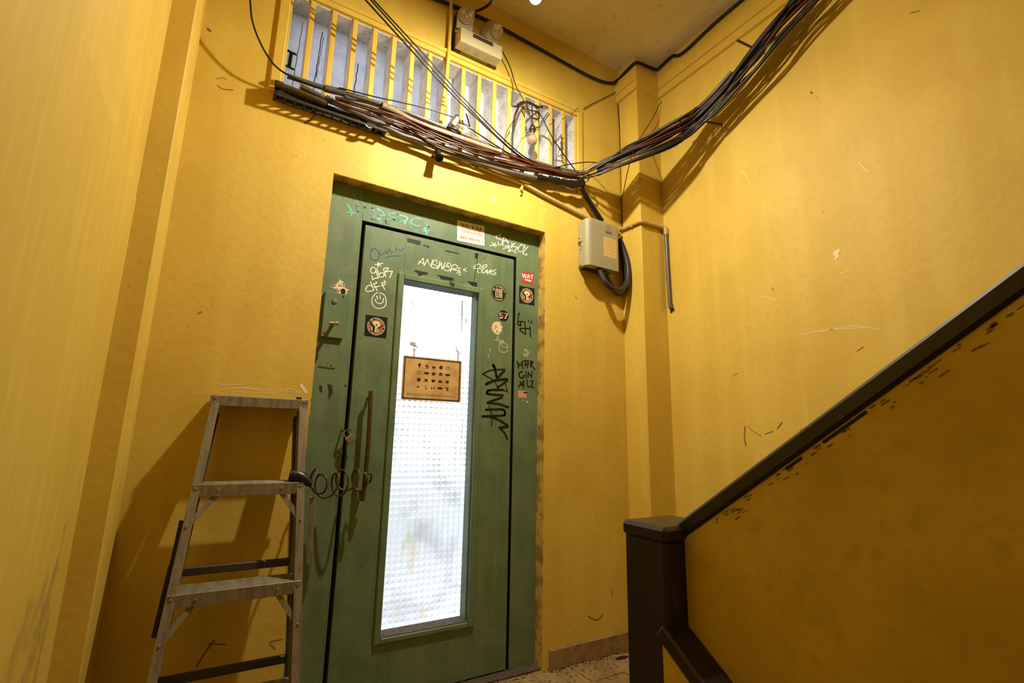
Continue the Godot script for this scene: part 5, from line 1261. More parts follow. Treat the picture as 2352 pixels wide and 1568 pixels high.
func ladder() -> void:
	var t := thing("step_ladder", "dusty aluminium step ladder folded and leaning against the wall", "ladder", Vector3(-1.33, 0, 0.3))
	var fz := func(y: float) -> float: return 0.1 + 0.25 * (1.17 - y)
	var xl := func(y: float) -> float: return -1.472 - 0.075 * (1.17 - y)
	var xr := func(y: float) -> float: return -1.162 + 0.036 * (1.17 - y)
	var fwd := Vector3(0, 0.2425, 0.970)   # outward normal of the front face
	# front rails: channel sections
	for s in [-1, 1]:
		var top := Vector3(xl.call(1.17) if s < 0 else xr.call(1.17), 1.165, fz.call(1.165))
		var bot := Vector3(xl.call(0.012) if s < 0 else xr.call(0.012), 0.012, fz.call(0.012))
		var inn := Vector3(-s, 0, 0)
		var st := nst()
		var w := 0.026
		bar(st, top + inn * w * 0.5 - fwd * 0.0015, bot + inn * w * 0.5 - fwd * 0.0015, 0.003, w, Vector3.RIGHT, 0.0008)
		bar(st, top + inn * 0.0015 - fwd * 0.0275, bot + inn * 0.0015 - fwd * 0.0275, 0.055, 0.003, Vector3.RIGHT, 0.0008)
		bar(st, top + inn * w * 0.5 - fwd * 0.0535, bot + inn * w * 0.5 - fwd * 0.0535, 0.003, w, Vector3.RIGHT, 0.0008)
		part(t, "front_rail", st.commit(), "aluminium")
		st = nst()
		cbox(st, bot + inn * 0.013 - fwd * 0.0275 + Vector3(0, 0.006, 0), Vector3(0.034, 0.036, 0.066), 0.004)
		part(t, "rubber_foot", st.commit(), "black_sleeve")
		# rear rail
		var rt := Vector3(-1.452 if s < 0 else -1.186, 1.13, 0.030)
		var rb := Vector3(-1.545 if s < 0 else -1.135, 0.012, 0.245)
		st = nst()
		bar(st, rt, rb, 0.030, 0.020, Vector3.RIGHT, 0.003)
		part(t, "rear_rail", st.commit(), "rear_metal")
		st = nst()
		cbox(st, rb + Vector3(0, 0.008, 0), Vector3(0.028, 0.04, 0.04), 0.004)
		part(t, "rubber_foot", st.commit(), "black_sleeve")
	# top cap
	var st := nst()
	span(st, Vector3(-1.476, 1.155, 0.092), Vector3(-1.158, 1.192, 0.1005), 0.002)
	span(st, Vector3(-1.476, 1.182, 0.006), Vector3(-1.158, 1.192, 0.1), 0.002)
	span(st, Vector3(-1.476, 1.155, 0.006), Vector3(-1.473, 1.19, 0.1), 0.001)
	span(st, Vector3(-1.161, 1.155, 0.006), Vector3(-1.158, 1.19, 0.1), 0.001)
	part(t, "top_cap", st.commit(), "aluminium", "flat top cap of the ladder")
	st = nst()
	bar(st, Vector3(-1.196, 1.198, 0.055), Vector3(-1.176, 1.199, 0.055), 0.012, 0.012, Vector3.UP, 0.003)
	part(t, "cap_bolt", st.commit(), "dark_metal")
	# treads with a turned-down front edge
	var face_to := Basis(Vector3.RIGHT, PI / 2 - 0.245)
	for y in [0.897, 0.589, 0.290]:
		var x0: float = xl.call(y) + 0.003
		var x1: float = xr.call(y) - 0.003
		var z: float = fz.call(y) + 0.003
		st = nst()
		cbox(st, Vector3((x0 + x1) / 2, y - 0.0195, z), Vector3(x1 - x0, 0.039, 0.003), 0.001)
		cbox(st, Vector3((x0 + x1) / 2, y - 0.0015, z - 0.055), Vector3(x1 - x0, 0.003, 0.110), 0.001)
		cbox(st, Vector3((x0 + x1) / 2, y - 0.012, z - 0.1095), Vector3(x1 - x0, 0.024, 0.003), 0.001)
		for k in 7:
			cbox(st, Vector3((x0 + x1) / 2, y + 0.0006, z - 0.012 - 0.014 * k), Vector3(x1 - x0 - 0.01, 0.0016, 0.005), 0.0005)
		part(t, "tread", st.commit(), "aluminium")
		# diagonal braces below each tread
		for s in [-1, 1]:
			var e: float = x0 if s < 0 else x1
			var a := Vector3(e - s * 0.072, y - 0.030, z - 0.010)
			var yb: float = y - 0.125
			var b := Vector3((xl.call(yb) + 0.012) if s < 0 else (xr.call(yb) - 0.012), yb, fz.call(yb) - 0.006)
			st = nst()
			bar(st, a, b, 0.017, 0.003, Vector3.BACK, 0.0008)
			part(t, "brace", st.commit(), "aluminium")
			for c in [a + Vector3(0, 0.012, 0.012), b + Vector3(0, 0.002, 0.008), Vector3(e - s * 0.010, y - 0.012, z + 0.002), Vector3(e - s * 0.010, y - 0.030, z + 0.002)]:
				st = nst()
				lathe(st, [Vector2(0, 0.0025), Vector2(0.003, 0.0018), Vector2(0.0045, 0)], Transform3D(face_to, c), 10)
				part(t, "rivet", st.commit(), "rivet")
	for c in [Vector3(-1.462, 1.182, 0.1), Vector3(-1.462, 1.165, 0.1), Vector3(-1.172, 1.182, 0.1), Vector3(-1.172, 1.167, 0.1)]:
		st = nst()
		lathe(st, [Vector2(0, 0.003), Vector2(0.0035, 0.002), Vector2(0.005, 0)], Transform3D(Basis(Vector3.RIGHT, PI / 2), c), 10)
		part(t, "rivet", st.commit(), "rivet")
	# rear cross bars
	for y in [0.625, 0.335, 0.06]:
		var z: float = 0.030 + (1.13 - y) * 0.192
		st = nst()
		cbox(st, Vector3(-1.33, y, z), Vector3(0.29 + (1.13 - y) * 0.095, 0.026, 0.014), 0.003)
		part(t, "rear_bar", st.commit(), "rear_metal")
	# folded spreader arms outside the rails
	st = nst()
	bar(st, Vector3(-1.503, 0.786, 0.15), Vector3(-1.514, 0.62, 0.165), 0.020, 0.004, Vector3.BACK, 0.001)
	bar(st, Vector3(-1.511, 0.655, 0.16), Vector3(-1.527, 0.46, 0.185), 0.026, 0.008, Vector3.BACK, 0.001)
	part(t, "spreader_arm", st.commit(), "dark_metal", "dark folded spreader arm on the left")
	st = nst()
	bar(st, Vector3(-1.116, 0.842, 0.14), Vector3(-1.108, 0.612, 0.15), 0.018, 0.004, Vector3.BACK, 0.001)
	part(t, "spreader_arm", st.commit(), "aluminium", "folded spreader arm on the right")

func cables() -> void:
	var bundle := thing("wire_bundle", "sagging bundle of black, brown and red wires climbing from the louvre up the right wall", "wire bundle", Vector3(0.2, 2.42, 0.09))
	for c in CABLES:
		var p := pv(c[5])
		if String(c[0]).begins_with("bundled"):
			var kind: String = c[3].replace("grey_pipe", "grey_wire")
			part(bundle, kind if c[0] == "bundled_wire" else kind.replace("wire", "cable"), tube_mesh(p, c[4], 8 if c[4] > 0.006 else 6, 4), c[3])
			continue
		var cat := "pipe" if String(c[0]).contains("pipe") else "cable"
		solo(c[0], tube_mesh(p, c[4], 12 if c[4] > 0.008 else 7, 4), c[3], c[1], cat, c[2])
	# couplers and straps
	for e in [[Vector3(-1.215, 2.546, 0.055), Vector3(-1.130, 2.557, 0.055), 0.0155, "grey_pipe", "grey coupling sleeve on the upper conduit at the left"], [Vector3(-1.205, 2.505, 0.05), Vector3(-1.175, 2.498, 0.05), 0.0145, "rusty", "rusty coupling sleeve on the lower conduit"], [Vector3(-0.965, 2.553, 0.06), Vector3(-0.945, 2.551, 0.06), 0.021, "tan_pipe", "tan end collar of the fat conduit"], [Vector3(-0.352, 2.533, 0.06), Vector3(-0.335, 2.533, 0.06), 0.020, "cream_wire", "pale end cap of the fat tan conduit"]]:
		var st := nst()
		tube(st, PackedVector3Array([e[0], e[1]]), e[2], 14)
		solo("pipe_coupling", st.commit(), e[3], e[4], "coupling")
	# black tape wrapped round the knot where the bundle turns
	var path := smooth_path(PackedVector3Array([Vector3(-0.10, 2.470, 0.055), Vector3(-0.02, 2.475, 0.065), Vector3(0.06, 2.482, 0.07), Vector3(0.14, 2.492, 0.075), Vector3(0.195, 2.515, 0.085)]), 7)
	var rad := []
	for i in path.size(): rad.append(0.015 + 0.004 * sin(i * 0.73) + 0.002 * sin(i * 2.7 + 1.0) + 0.008 * i / path.size())
	var st := nst()
	tube(st, path, rad, 12)
	solo("taped_joint", st.commit(), "black_sleeve", "lumpy black taped joint where the bundle turns the corner", "tape")
	# ties holding the bundle
	for q in [[Vector3(0.205, 2.55, 0.085), 0.034, "black zip tie at the corner of the bundle"], [Vector3(0.585, 2.79, 0.52), 0.045, "black strap round the bundle on the right wall"]]:
		st = nst()
		var ring := PackedVector3Array()
		for k in 21:
			var a := TAU * k / 20.0
			ring.append(q[0] + (Vector3(-0.45, 0.15, 0.35) * 0.6).normalized().cross(Vector3.UP) * cos(a) * q[1] + Vector3.UP * sin(a) * q[1])
		tube(st, ring, 0.004, 6)
		solo("cable_tie", st.commit(), "black_sleeve", q[2], "tie")
	# brackets that carry the bundle on the right wall
	for q in [[Vector3(0.77, 3.055, 0.87), Vector3(0.62, 3.10, 0.82), "iron peg behind the bundle high on the right wall"], [Vector3(0.77, 2.80, 0.60), Vector3(0.60, 2.76, 0.60), "iron peg behind the bundle near the corner column"]]:
		st = nst()
		bar(st, q[0], q[1], 0.009, 0.009, Vector3.UP, 0.001)
		solo("wall_peg", st.commit(), "rusty", q[2], "peg")

func tray() -> void:
	var t := thing("cable_tray", "rusty slotted steel cable tray at the left end of the bundle", "cable tray", Vector3(-1.18, 2.437, 0.03))
	var x0 := -1.405
	var x1 := -0.93
	var st := nst()
	span(st, Vector3(x0, 2.437, 0.016), Vector3(x1, 2.497, 0.019))
	part(t, "back_plate", st.commit(), "tray_metal")
	st = nst()
	span(st, Vector3(x0, 2.434, 0.016), Vector3(x1, 2.438, 0.024))
	span(st, Vector3(x0, 2.434, 0.056), Vector3(x1, 2.444, 0.062))
	for i in 13:
		var x := x0 + 0.0385 * i
		span(st, Vector3(x, 2.434, 0.02), Vector3(x + 0.010, 2.438, 0.06))
	part(t, "slotted_flange", st.commit(), "tray_metal", "slotted bottom flange")
	st = nst()
	span(st, Vector3(x0, 2.437, 0.018), Vector3(x0 + 0.003, 2.500, 0.062))
	span(st, Vector3(x0, 2.493, 0.02), Vector3(x0 + 0.03, 2.500, 0.062))
	part(t, "end_plate", st.commit(), "tray_metal")
	# brown main inside the tray
	solo("conduit_pipe", tube_mesh(PackedVector3Array([Vector3(-1.40, 2.487, 0.052), Vector3(-1.30, 2.482, 0.056), Vector3(-1.20, 2.477, 0.052)]), 0.013, 12), "rusty", "brown rusty pipe lying at the left end of the tray", "pipe")
	solo("dust_clump", tube_mesh(PackedVector3Array([Vector3(-1.035, 2.43, 0.06), Vector3(-1.02, 2.425, 0.055), Vector3(-1.005, 2.43, 0.05)]), 0.011, 7), "black_sleeve", "black clump of dust under the tray", "dust")

func emergency_light() -> void:
	var e := thing("emergency_light", "cream twin-headed emergency light with a red indicator above the louvre", "emergency light", Vector3(-0.49, 3.046, 0))
	# body: side outline in (z, y), long along x
	var yz := Transform3D(Basis(Vector3(0, 0, 1), Vector3(0, 1, 0), Vector3(-1, 0, 0)), Vector3.ZERO)
	var st := nst()
	slab2(st, PackedVector2Array([Vector2(0.045, 3.050), Vector2(0.108, 3.046), Vector2(0.115, 3.053), Vector2(0.115, 3.122), Vector2(0.106, 3.133), Vector2(0.045, 3.133)]), 0.370, 0.612, yz)
	span(st, Vector3(-0.57, 3.062, 0.0), Vector3(-0.41, 3.125, 0.046), 0.004)
	part(e, "body", st.commit(), "lamp_plastic", "cream plastic body")
	st = nst()
	cbox(st, Vector3(-0.49, 3.145, 0.035), Vector3(0.20, 0.05, 0.05), 0.006)
	part(e, "head_bracket", st.commit(), "lamp_plastic")
	st = nst()
	cbox(st, Vector3(-0.485, 3.106, 0.1148), Vector3(0.118, 0.024, 0.003), 0.001)
	part(e, "display_slot", st.commit(), "lamp_slot", "dark recessed window")
	for x in [-0.575, -0.515, -0.455]:
		st = nst()
		cbox(st, Vector3(x + 0.02, 3.0477, 0.078), Vector3(0.028, 0.0012, 0.026), 0.0)
		part(e, "printed_label", st.commit(), "label_faint", "faint printed mark under the body")
	st = nst()
	lathe(st, [Vector2(0, 0.006), Vector2(0.004, 0.004), Vector2(0.005, 0)], Transform3D(Basis(Vector3.BACK, PI / 2), Vector3(-0.612, 3.088, 0.095)), 12)
	part(e, "indicator_led", st.commit(), "red_led", "small glowing red indicator")
	# two heads
	for h in [[Vector3(-0.565, 3.248, 0.055), -0.18, 0.55], [Vector3(-0.400, 3.246, 0.055), 0.38, 0.48]]:
		var b := Basis(Vector3.UP, h[1]) * Basis(Vector3.RIGHT, h[2])
		var at := Transform3D(b, h[0])
		st = nst()
		var arch := PackedVector2Array([Vector2(-0.043, -0.056), Vector2(0.043, -0.056)])
		for k in 13:
			var a := PI * k / 12.0
			arch.append(Vector2(0.044 * cos(a), 0.010 + 0.046 * sin(a)))
		slab2(st, arch, -0.030, 0.018, at)
		part(e, "lamp_head", st.commit(), "lamp_plastic", "arched cream lamp head")
		st = nst()
		lathe(st, [Vector2(0.036, 0.0), Vector2(0.030, -0.008), Vector2(0.012, -0.016), Vector2(0.006, -0.0165), Vector2(0.006, -0.004), Vector2(0.0, -0.003)], at * Transform3D(Basis(Vector3.RIGHT, PI / 2), Vector3(0, 0.008, 0.0355)), 24)
		part(e, "reflector", st.commit(), "reflector", "shiny dished reflector")
		st = nst()
		ring2(st, 0.036, 0.041, 0.0365, at * Transform3D(Basis.IDENTITY, Vector3(0, 0.008, 0)))
		for k in 18:
			var a := TAU * k / 18.0
			var a2 := TAU * (k + 1) / 18.0
			quad(st, at * Vector3(cos(a) * 0.041, 0.008 + sin(a) * 0.041, 0.017), at * Vector3(cos(a2) * 0.041, 0.008 + sin(a2) * 0.041, 0.017), at * Vector3(cos(a2) * 0.041, 0.008 + sin(a2) * 0.041, 0.0365), at * Vector3(cos(a) * 0.041, 0.008 + sin(a) * 0.041, 0.0365), at.basis * Vector3(cos(a), sin(a), 0))
		part(e, "lamp_rim", st.commit(), "lamp_plastic")
		st = nst()
		slab2(st, disc(0.0365, 24, 1.0, Vector2(0, 0.008)), 0.0345, 0.0355, at)
		part(e, "lens", st.commit(), "lens", "clear round lens")
		st = nst()
		tube(st, PackedVector3Array([at * Vector3(0, -0.045, -0.01), Vector3(h[0].x, 3.150, 0.035)]), 0.012, 10)
		part(e, "neck", st.commit(), "lamp_plastic")

func meter_box() -> void:
	var b := thing("breaker_box", "grey plastic breaker box on the wall in the right corner", "electrical box", Vector3(0.33, 2.02, 0))
	var st := nst()
	cbox(st, Vector3(0.336, 2.162, 0.026), Vector3(0.232, 0.272, 0.050), 0.012)
	part(b, "back_case", st.commit(), "box_plastic")
	# rounded cover: outline seen from above is bowed, so sweep it over the height
	st = nst()
	var out := PackedVector2Array()
	var x0 := 0.214
	var x1 := 0.456
	out.append(Vector2(x0, 0.048))
	for k in 7:
		var a := PI - PI * 0.5 * k / 6.0
		out.append(Vector2(x0 + 0.034 + 0.034 * cos(a), 0.066 + 0.034 * sin(a)))
	for k in 7:
		var a := PI * 0.5 - PI * 0.5 * k / 6.0
		out.append(Vector2(x1 - 0.016 + 0.016 * cos(a), 0.084 + 0.016 * sin(a)))
	out.append(Vector2(x1, 0.048))
	# levels with a rounded top
	var levels := [[2.024, 1.0], [2.285, 1.0], [2.300, 0.975], [2.309, 0.90], [2.312, 0.80]]
	for i in levels.size() - 1:
		for k in out.size():
			var k2 := (k + 1) % out.size()
			var q := []
			for e in [[i, k], [i, k2], [i + 1, k2], [i + 1, k]]:
				var o: Vector2 = out[e[1]]
				var s: float = levels[e[0]][1]
				q.append(Vector3(0.335 + (o.x - 0.335) * s, levels[e[0]][0], 0.048 + (o.y - 0.048) * s))
			var mid: Vector3 = (q[0] + q[2]) * 0.5
			quad(st, q[0], q[1], q[2], q[3], mid - Vector3(0.335, 2.16, 0.05))
	for e in [0, levels.size() - 1]:
		for k in out.size() - 2:
			var s: float = levels[e][1]
			var q := []
			for j in [0, k + 1, k + 2]:
				q.append(Vector3(0.335 + (out[j].x - 0.335) * s, levels[e][0], 0.048 + (out[j].y - 0.048) * s))
			tri(st, q[0], q[1], q[2], Vector3.DOWN if e == 0 else Vector3.UP)
	part(b, "cover", st.commit(), "box_plastic", "bowed grey front cover")
	st = nst()
	cbox(st, Vector3(0.213, 2.185, 0.040), Vector3(0.018, 0.034, 0.036), 0.003)
	cbox(st, Vector3(0.216, 2.160, 0.050), Vector3(0.010, 0.030, 0.012), 0.002)
	part(b, "latch", st.commit(), "box_plastic", "side latch")
	for c in [Vector3(0.2035, 2.19, 0.045), Vector3(0.2195, 2.13, 0.035)]:
		st = nst()
		lathe(st, [Vector2(0, 0.001), Vector2(0.004, 0.0008), Vector2(0.0045, 0)], Transform3D(Basis(Vector3.BACK, PI / 2), c), 10)
		part(b, "screw", st.commit(), "seal")
	var at := Transform3D(Basis.IDENTITY, Vector3(0.374, 2.268, 0.1001))
	st = nst()
	slab2(st, rect2(0.050, 0.050), 0, 0.0004, at)
	var m: ArrayMesh = st.commit()
	st = nst()
	ring2(st, 0.015, 0.0175, 0.0006, at * Transform3D(Basis.IDENTITY, Vector3(0, 0.004, 0)))
	for k in 4:
		slab2(st, rect2(0.006, 0.0055, Vector2(0.0035 * (1 if k % 2 == 0 else -1), 0.004 + 0.0035 * (1 if k < 2 else -1))), 0.0004, 0.0006, at * Transform3D(Basis(Vector3.BACK, 0.3), Vector3.ZERO), false)
	st.commit(m)
	st = nst()
	slab2(st, rect2(0.050, 0.013, Vector2(0, -0.0215)), 0.0004, 0.0006, at, false)
	st.commit(m)
	part(b, "maker_label", m, ["box_plastic", "sticker_red", "grey_ink"], "small square label with a red round emblem")
	st = nst()
	slab2(st, rect2(0.098, 0.118, Vector2(0.384, 2.155)), 0.1001, 0.1006)
	m = st.commit()
	st = nst()
	for k in 5:
		slab2(st, rect2(0.078 - 0.006 * (k % 3), 0.0016, Vector2(0.384, 2.195 - 0.019 * k)), 0.1006, 0.1008, Transform3D.IDENTITY, false)
	st.commit(m)
	part(b, "paper_label", m, ["label_paper", "old_glue"], "yellowed paper label on the cover")
	st = nst()
	cbox(st, Vector3(0.33, 2.022, 0.03), Vector3(0.20, 0.008, 0.035), 0.002)
	cbox(st, Vector3(0.36, 2.012, 0.05), Vector3(0.05, 0.03, 0.04), 0.006)
	part(b, "cable_gland", st.commit(), "black_sleeve")

func corner_pipe() -> void:
	var r := 0.0115
	solo("wall_pipe", tube_mesh(PackedVector3Array([Vector3(0.545, 2.350, 0.0135), Vector3(0.558, 2.348, 0.018), Vector3(0.562, 2.345, 0.035), Vector3(0.5625, 2.340, 0.150), Vector3(0.568, 2.339, 0.170), Vector3(0.585, 2.338, 0.1735), Vector3(0.73, 2.344, 0.1735)]), r, 12, 6), "cream_pipe", "cream painted conduit bending round the corner column", "pipe")
	solo("pipe_elbow", tube_mesh(PackedVector3Array([Vector3(0.725, 2.344, 0.1735), Vector3(0.748, 2.342, 0.178), Vector3(0.756, 2.330, 0.186), Vector3(0.7565, 2.295, 0.187)]), 0.0145, 12, 6), "cream_pipe", "cream pipe elbow on the right wall", "pipe fitting")
	solo("wall_pipe", tube_mesh(PackedVector3Array([Vector3(0.7565, 2.30, 0.187), Vector3(0.7555, 2.05, 0.190), Vector3(0.755, 1.855, 0.195), Vector3(0.762, 1.838, 0.196), Vector3(0.775, 1.832, 0.197)]), 0.0118, 12, 6), "grey_pipe", "grey pipe dropping down the right wall from the elbow", "pipe")
	var st := nst()
	var hole := PackedVector2Array()
	for k in 18:
		var a := TAU * k / 18.0
		var q := 0.013 + 0.006 * sin(k * 2.4) + 0.004 * sin(k * 5.3)
		hole.append(Vector2(0.198 + q * 1.0 * cos(a), 1.828 + q * 1.7 * sin(a)))
	slab2(st, hole, 0.0, 0.0015, Transform3D(Basis(Vector3(0, 0, 1), Vector3(0, 1, 0), Vector3(-1, 0, 0)), Vector3(XR - 0.0005, 0, 0)))
	solo("wall_hole", st.commit(), "seal", "ragged dark hole where the grey pipe enters the right wall", "hole")
	for q in [[Vector3(-0.170, 2.402, 0.013), "cream pipe strap beside the wire bundle"], [Vector3(0.565, 2.341, 0.10), "cream pipe strap on the corner column"]]:
		st = nst()
		if q[0].x < 0.5:
			cbox(st, q[0], Vector3(0.012, 0.034, 0.027), 0.006)
			cbox(st, q[0] + Vector3(0.002, -0.026, -0.008), Vector3(0.012, 0.022, 0.006), 0.002)
		else:
			cbox(st, q[0], Vector3(0.025, 0.032, 0.010), 0.005)
		solo("pipe_strap", st.commit(), "cream_pipe", q[1], "strap")

func hanging_bulb() -> void:
	var b := thing("light_bulb", "unlit clear light bulb hanging on twisted wires before the louvre", "light bulb", Vector3(-0.142, 2.64, 0.07))
	var c := Vector3(-0.142, 2.672, 0.07)
	var st := nst()
	var prof := []
	for k in 15:
		var a := PI * k / 14.0
		var r := 0.029 * sin(a)
		var y := -0.030 * cos(a)
		if y > 0.008: r = maxf(r, lerpf(0.0275, 0.0125, smoothstep(0.008, 0.045, y + 0.012)))
		if k == 14: break
		prof.append(Vector2(r, y))
	prof.append(Vector2(0.0135, 0.036))
	prof.append(Vector2(0.0125, 0.046))
	lathe(st, prof, Transform3D(Basis.IDENTITY, c), 24)
	part(b, "glass_envelope", st.commit(), "bulb_glass", "smoky clear glass bulb")
	st = nst()
	lathe(st, [Vector2(0.0, 0.040), Vector2(0.0135, 0.042), Vector2(0.0140, 0.058), Vector2(0.0190, 0.060), Vector2(0.0200, 0.070), Vector2(0.016, 0.078), Vector2(0.012, 0.090), Vector2(0.006, 0.098), Vector2(0.0, 0.099)], Transform3D(Basis.IDENTITY, c), 18)
	part(b, "socket", st.commit(), "dark_metal", "dark metal socket")
	st = nst()
	for s in [0.0, PI]:
		var p := PackedVector3Array()
		for k in 25:
			var u := k / 24.0
			p.append(Vector3(c.x + 0.004 * cos(u * 22.0 + s) + 0.008 * u, c.y + 0.095 + 0.145 * u, c.z + 0.004 * sin(u * 22.0 + s) - 0.02 * u))
		tube(st, p, 0.0022, 6)
	part(b, "twisted_leads", st.commit(), "hose", "two twisted brown leads")
	st = nst()
	tube(st, PackedVector3Array([c + Vector3(0, -0.012, 0), c + Vector3(0, 0.036, 0)]), 0.004, 8)
	part(b, "filament_stem", st.commit(), "lens")
	# taped clump of joints over the bulb
	st = nst()
	var path := smooth_path(PackedVector3Array([Vector3(-0.225, 2.872, 0.045), Vector3(-0.19, 2.905, 0.045), Vector3(-0.15, 2.915, 0.048), Vector3(-0.11, 2.915, 0.045), Vector3(-0.08, 2.918, 0.04)]), 6)
	var rad := []
	for i in path.size(): rad.append(0.0075 + 0.0025 * sin(i * 2.1))
	tube(st, path, rad, 8)
	solo("taped_joint", st.commit(), "hose", "clump of dark taped wire joints above the hanging bulb", "tape")
	for w in [[[-0.11, 2.905, 0.045, -0.09, 2.885, 0.05, -0.085, 2.91, 0.05, -0.05, 2.925, 0.045, -0.015, 2.945, 0.04], "brown_wire", 0.003, "curled brown wire end beside the taped joints"], [[-0.10, 2.91, 0.04, -0.06, 2.935, 0.035, -0.018, 2.955, 0.03], "black_wire", 0.006, "upper black stub pointing right from the taped joints"], [[-0.055, 2.925, 0.05, -0.02, 2.935, 0.045], "tan_pipe", 0.006, "tan wire stub pointing right from the taped joints"], [[-0.20, 2.90, 0.045, -0.165, 2.84, 0.055, -0.13, 2.82, 0.06, -0.09, 2.835, 0.055, -0.088, 2.87, 0.05], "hose", 0.0045, "loop of dark wire hanging under the taped joints"], [[-0.17, 2.90, 0.05, -0.165, 2.865, 0.055, -0.155, 2.84, 0.06], "brown_wire", 0.0055, "short brown wire tail left of the bulb leads"], [[-0.25, 2.86, 0.04, -0.22, 2.868, 0.04], "black_wire", 0.0035, "short black wire end at the left of the taped joints"]]:
		solo("wire_end", tube_mesh(pv(w[0]), w[2], 7, 5), w[1], w[3], "wire")
	# frayed cluster on the last slats
	st = nst()
	for k in 9:
		var o := Vector3(0.085 + 0.003 * (k % 3), 2.80 - 0.014 * k, 0.03)
		tube(st, PackedVector3Array([o, o + Vector3(0.022 * cos(k * 1.9), 0.012 * sin(k * 2.3) - 0.01, 0.012 * sin(k * 1.3))]), 0.0022, 5)
	tube(st, PackedVector3Array([Vector3(0.086, 2.82, 0.03), Vector3(0.088, 2.66, 0.03)]), 0.002, 5)
	tube(st, PackedVector3Array([Vector3(0.086, 2.81, 0.03), Vector3(0.025, 2.735, 0.035)]), 0.002, 5)
	tube(st, PackedVector3Array([Vector3(0.088, 2.80, 0.03), Vector3(0.025, 2.722, 0.035)]), 0.002, 5)
	solo("wire_end", st.commit(), "hose", "frayed bunch of wire ends on the last louvre slats", "wire")

func small_fittings() -> void:
	# black cylinder fixed under the lower conduit
	var d := thing("spot_camera", "small black cylinder fixed under the bundle above the door", "camera", Vector3(-0.673, 2.36, 0.05))
	var dir := Vector3(0.02, -0.78, 0.52).normalized()
	var xx := dir.cross(Vector3.BACK).normalized()
	var frame := Transform3D(Basis(xx, -dir, xx.cross(-dir)), Vector3(-0.678, 2.418, 0.050))
	var st := nst()
	lathe(st, [Vector2(0, 0.010), Vector2(0.017, 0.010), Vector2(0.0185, 0.004), Vector2(0.0185, -0.032), Vector2(0.0205, -0.034), Vector2(0.0205, -0.047), Vector2(0.016, -0.048), Vector2(0.015, -0.040), Vector2(0.0, -0.039)], frame, 22)
	part(d, "barrel", st.commit(), "black_sleeve", "black cylindrical barrel")
	st = nst()
	lathe(st, [Vector2(0, -0.0395), Vector2(0.013, -0.0405), Vector2(0.0145, -0.042)], frame, 20)
	part(d, "front_face", st.commit(), "hose")
	st = nst()
	cbox(st, Vector3(-0.678, 2.428, 0.025), Vector3(0.02, 0.02, 0.05), 0.003)
	part(d, "mount", st.commit(), "dark_metal")
	# loose connector block on the upper conduit
	var c := thing("connector_block", "broken connector block with loose wires on the upper conduit", "connector", Vector3(-0.59, 2.57, 0.07))
	st = nst()
	cbox(st, Vector3(-0.602, 2.607, 0.072), Vector3(0.024, 0.062, 0.022), 0.004, Basis(Vector3.BACK, -0.45))
	part(c, "block", st.commit(), "tan_pipe")
	st = nst()
	tube(st, smooth_path(PackedVector3Array([Vector3(-0.640, 2.570, 0.072), Vector3(-0.625, 2.60, 0.08), Vector3(-0.598, 2.645, 0.078), Vector3(-0.585, 2.625, 0.08), Vector3(-0.575, 2.60, 0.082)]), 5), 0.0045, 7)
	tube(st, smooth_path(PackedVector3Array([Vector3(-0.585, 2.605, 0.08), Vector3(-0.555, 2.612, 0.075), Vector3(-0.525, 2.610, 0.07), Vector3(-0.52, 2.635, 0.06), Vector3(-0.53, 2.70, 0.04)]), 5), 0.004, 7)
	tube(st, smooth_path(PackedVector3Array([Vector3(-0.64, 2.568, 0.07), Vector3(-0.605, 2.560, 0.08), Vector3(-0.57, 2.557, 0.07)]), 5), 0.007, 7)
	part(c, "black_leads", st.commit(), "black_wire")
	st = nst()
	for k in 6:
		tube(st, PackedVector3Array([Vector3(-0.585, 2.60, 0.078), Vector3(-0.545 + 0.008 * k, 2.585 + 0.012 * sin(k * 2.0), 0.082)]), 0.0016, 5)
	part(c, "bare_strands", st.commit(), "brass", "bare copper strands")
	# dry leaf on the floor by the newel
	st = nst()
	var leaf := PackedVector2Array()
	for k in 13: leaf.append(Vector2(-0.042 + 0.007 * k, 0.012 * sin(PI * k / 12.0)))
	for k in 11: leaf.append(Vector2(0.035 - 0.007 * k, -0.012 * sin(PI * (11 - k) / 12.0)))
	slab2(st, leaf, 0.0, 0.002, Transform3D(Basis(Vector3.UP, -0.1) * Basis(Vector3.RIGHT, -PI / 2 + 0.12), Vector3(0.43, 0.003, 0.075)))
	solo("dry_leaf", st.commit(), "leaf_dry", "dark dry leaf lying on the floor beside the newel post", "leaf")

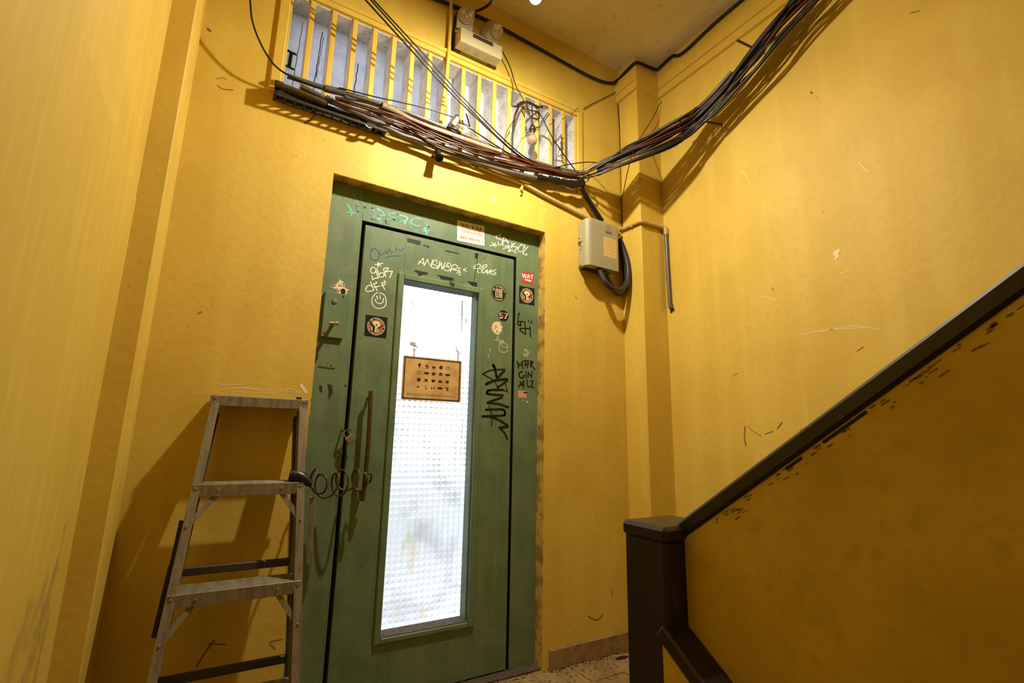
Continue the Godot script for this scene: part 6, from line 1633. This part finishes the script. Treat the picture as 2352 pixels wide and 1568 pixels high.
func lock_and_coil() -> void:
	# padlock hanging askew from the hasp
	var p := thing("padlock", "small brass padlock hanging from the door's hasp", "padlock", Vector3(-0.962, 1.03, -0.03))
	var b := Basis(Vector3.BACK, 0.62)
	var o := Vector3(-0.9605, 1.0475, -0.030)
	var st := nst()
	cbox(st, o, Vector3(0.036, 0.030, 0.014), 0.003, b)
	part(p, "body", st.commit(), "brass", "worn brass padlock body")
	st = nst()
	var path := PackedVector3Array()
	path.append(o + b * Vector3(-0.011, 0.012, 0))
	for k in 11:
		var a := PI - PI * k / 10.0
		path.append(o + b * Vector3(0.011 * cos(a), 0.028 + 0.013 * sin(a), 0))
	path.append(o + b * Vector3(0.011, 0.012, 0))
	tube(st, path, 0.0030, 8)
	part(p, "shackle", st.commit(), "steel", "shiny steel shackle")
	# coiled cable lock from the door handle to the ladder tread
	var c := thing("coiled_cable_lock", "brown coiled cable lock looped from the door handle to the ladder", "cable lock", Vector3(-1.03, 0.85, 0.0))
	path = PackedVector3Array()
	path.append(Vector3(-0.872, 0.872, -0.012))
	path.append(Vector3(-0.870, 0.905, 0.005))
	var turns := 5.0
	var n := 90
	for k in n + 1:
		var u := float(k) / n
		var a := 1.2 - TAU * turns * u
		var cx := lerpf(-0.905, -1.115, u)
		var r := 0.043 - 0.004 * sin(u * 9.0)
		var ctr := Vector3(cx, lerpf(0.875, 0.885, u) + 0.012 * sin(u * 7.0), lerpf(0.0, 0.075, u))
		path.append(ctr + Vector3(0.022 * cos(a) - 0.012 * sin(a * 0.5), sin(a) * r, cos(a) * r * 0.55))
	path.append(Vector3(-1.118, 0.872, 0.12))
	path.append(Vector3(-1.105, 0.855, 0.14))
	path.append(Vector3(-1.118, 0.868, 0.155))
	path.append(Vector3(-1.140, 0.892, 0.160))
	st = nst()
	tube(st, smooth_path(path, 2), 0.0042, 7)
	part(c, "coil", st.commit(), "coil", "brown plastic-covered coil")
	st = nst()
	var hp := smooth_path(PackedVector3Array([Vector3(-1.128, 0.884, 0.160), Vector3(-1.150, 0.902, 0.158), Vector3(-1.172, 0.915, 0.154), Vector3(-1.203, 0.920, 0.148)]), 5)
	var rad := []
	for i in hp.size():
		var u := float(i) / (hp.size() - 1)
		rad.append(0.007 + 0.0150 * sin(minf(u * 1.5, 1.0) * PI * 0.5) - 0.004 * maxf(0.0, u - 0.85) * 6.0)
	tube(st, hp, rad, 12)
	part(c, "lock_head", st.commit(), "black_sleeve", "black lock head resting on the ladder tread")

func scuffs() -> void:
	var chip := nst()
	var on_right := Transform3D(Basis(Vector3(0, 0, 1), Vector3(0, 1, 0), Vector3(-1, 0, 0)), Vector3(XR, 0, 0))
	slab2(chip, PackedVector2Array([Vector2(1.085, 1.880), Vector2(1.094, 1.893), Vector2(1.118, 1.897), Vector2(1.112, 1.884), Vector2(1.106, 1.876), Vector2(1.108, 1.862), Vector2(1.096, 1.852), Vector2(1.088, 1.856), Vector2(1.094, 1.866)]), 0.0, 0.001, on_right)
	part(get_node("wall_right"), "paint_chip", chip.commit(), "pale_chip", "white chip in the right wall paint")
	# chips and pencil scuffs: small flakes of filler and dirt on the plaster
	var wall_b: Node3D = get_node("wall_back")
	var wall_r: Node3D = get_node("wall_right")
	for s in SCUFFS:
		var st := nst()
		var right: bool = s[2] == "x"
		var p := pv(s[3])
		for i in p.size():
			if right: p[i].x = XR
			else: p[i].z = 0.0
		stroke(st, p, s[1], Vector3.LEFT if right else Vector3.BACK, 0.0006)
		part(wall_r if right else wall_b, "paint_chip" if s[0] == "pale_chip" else "scuff_mark", st.commit(), s[0])
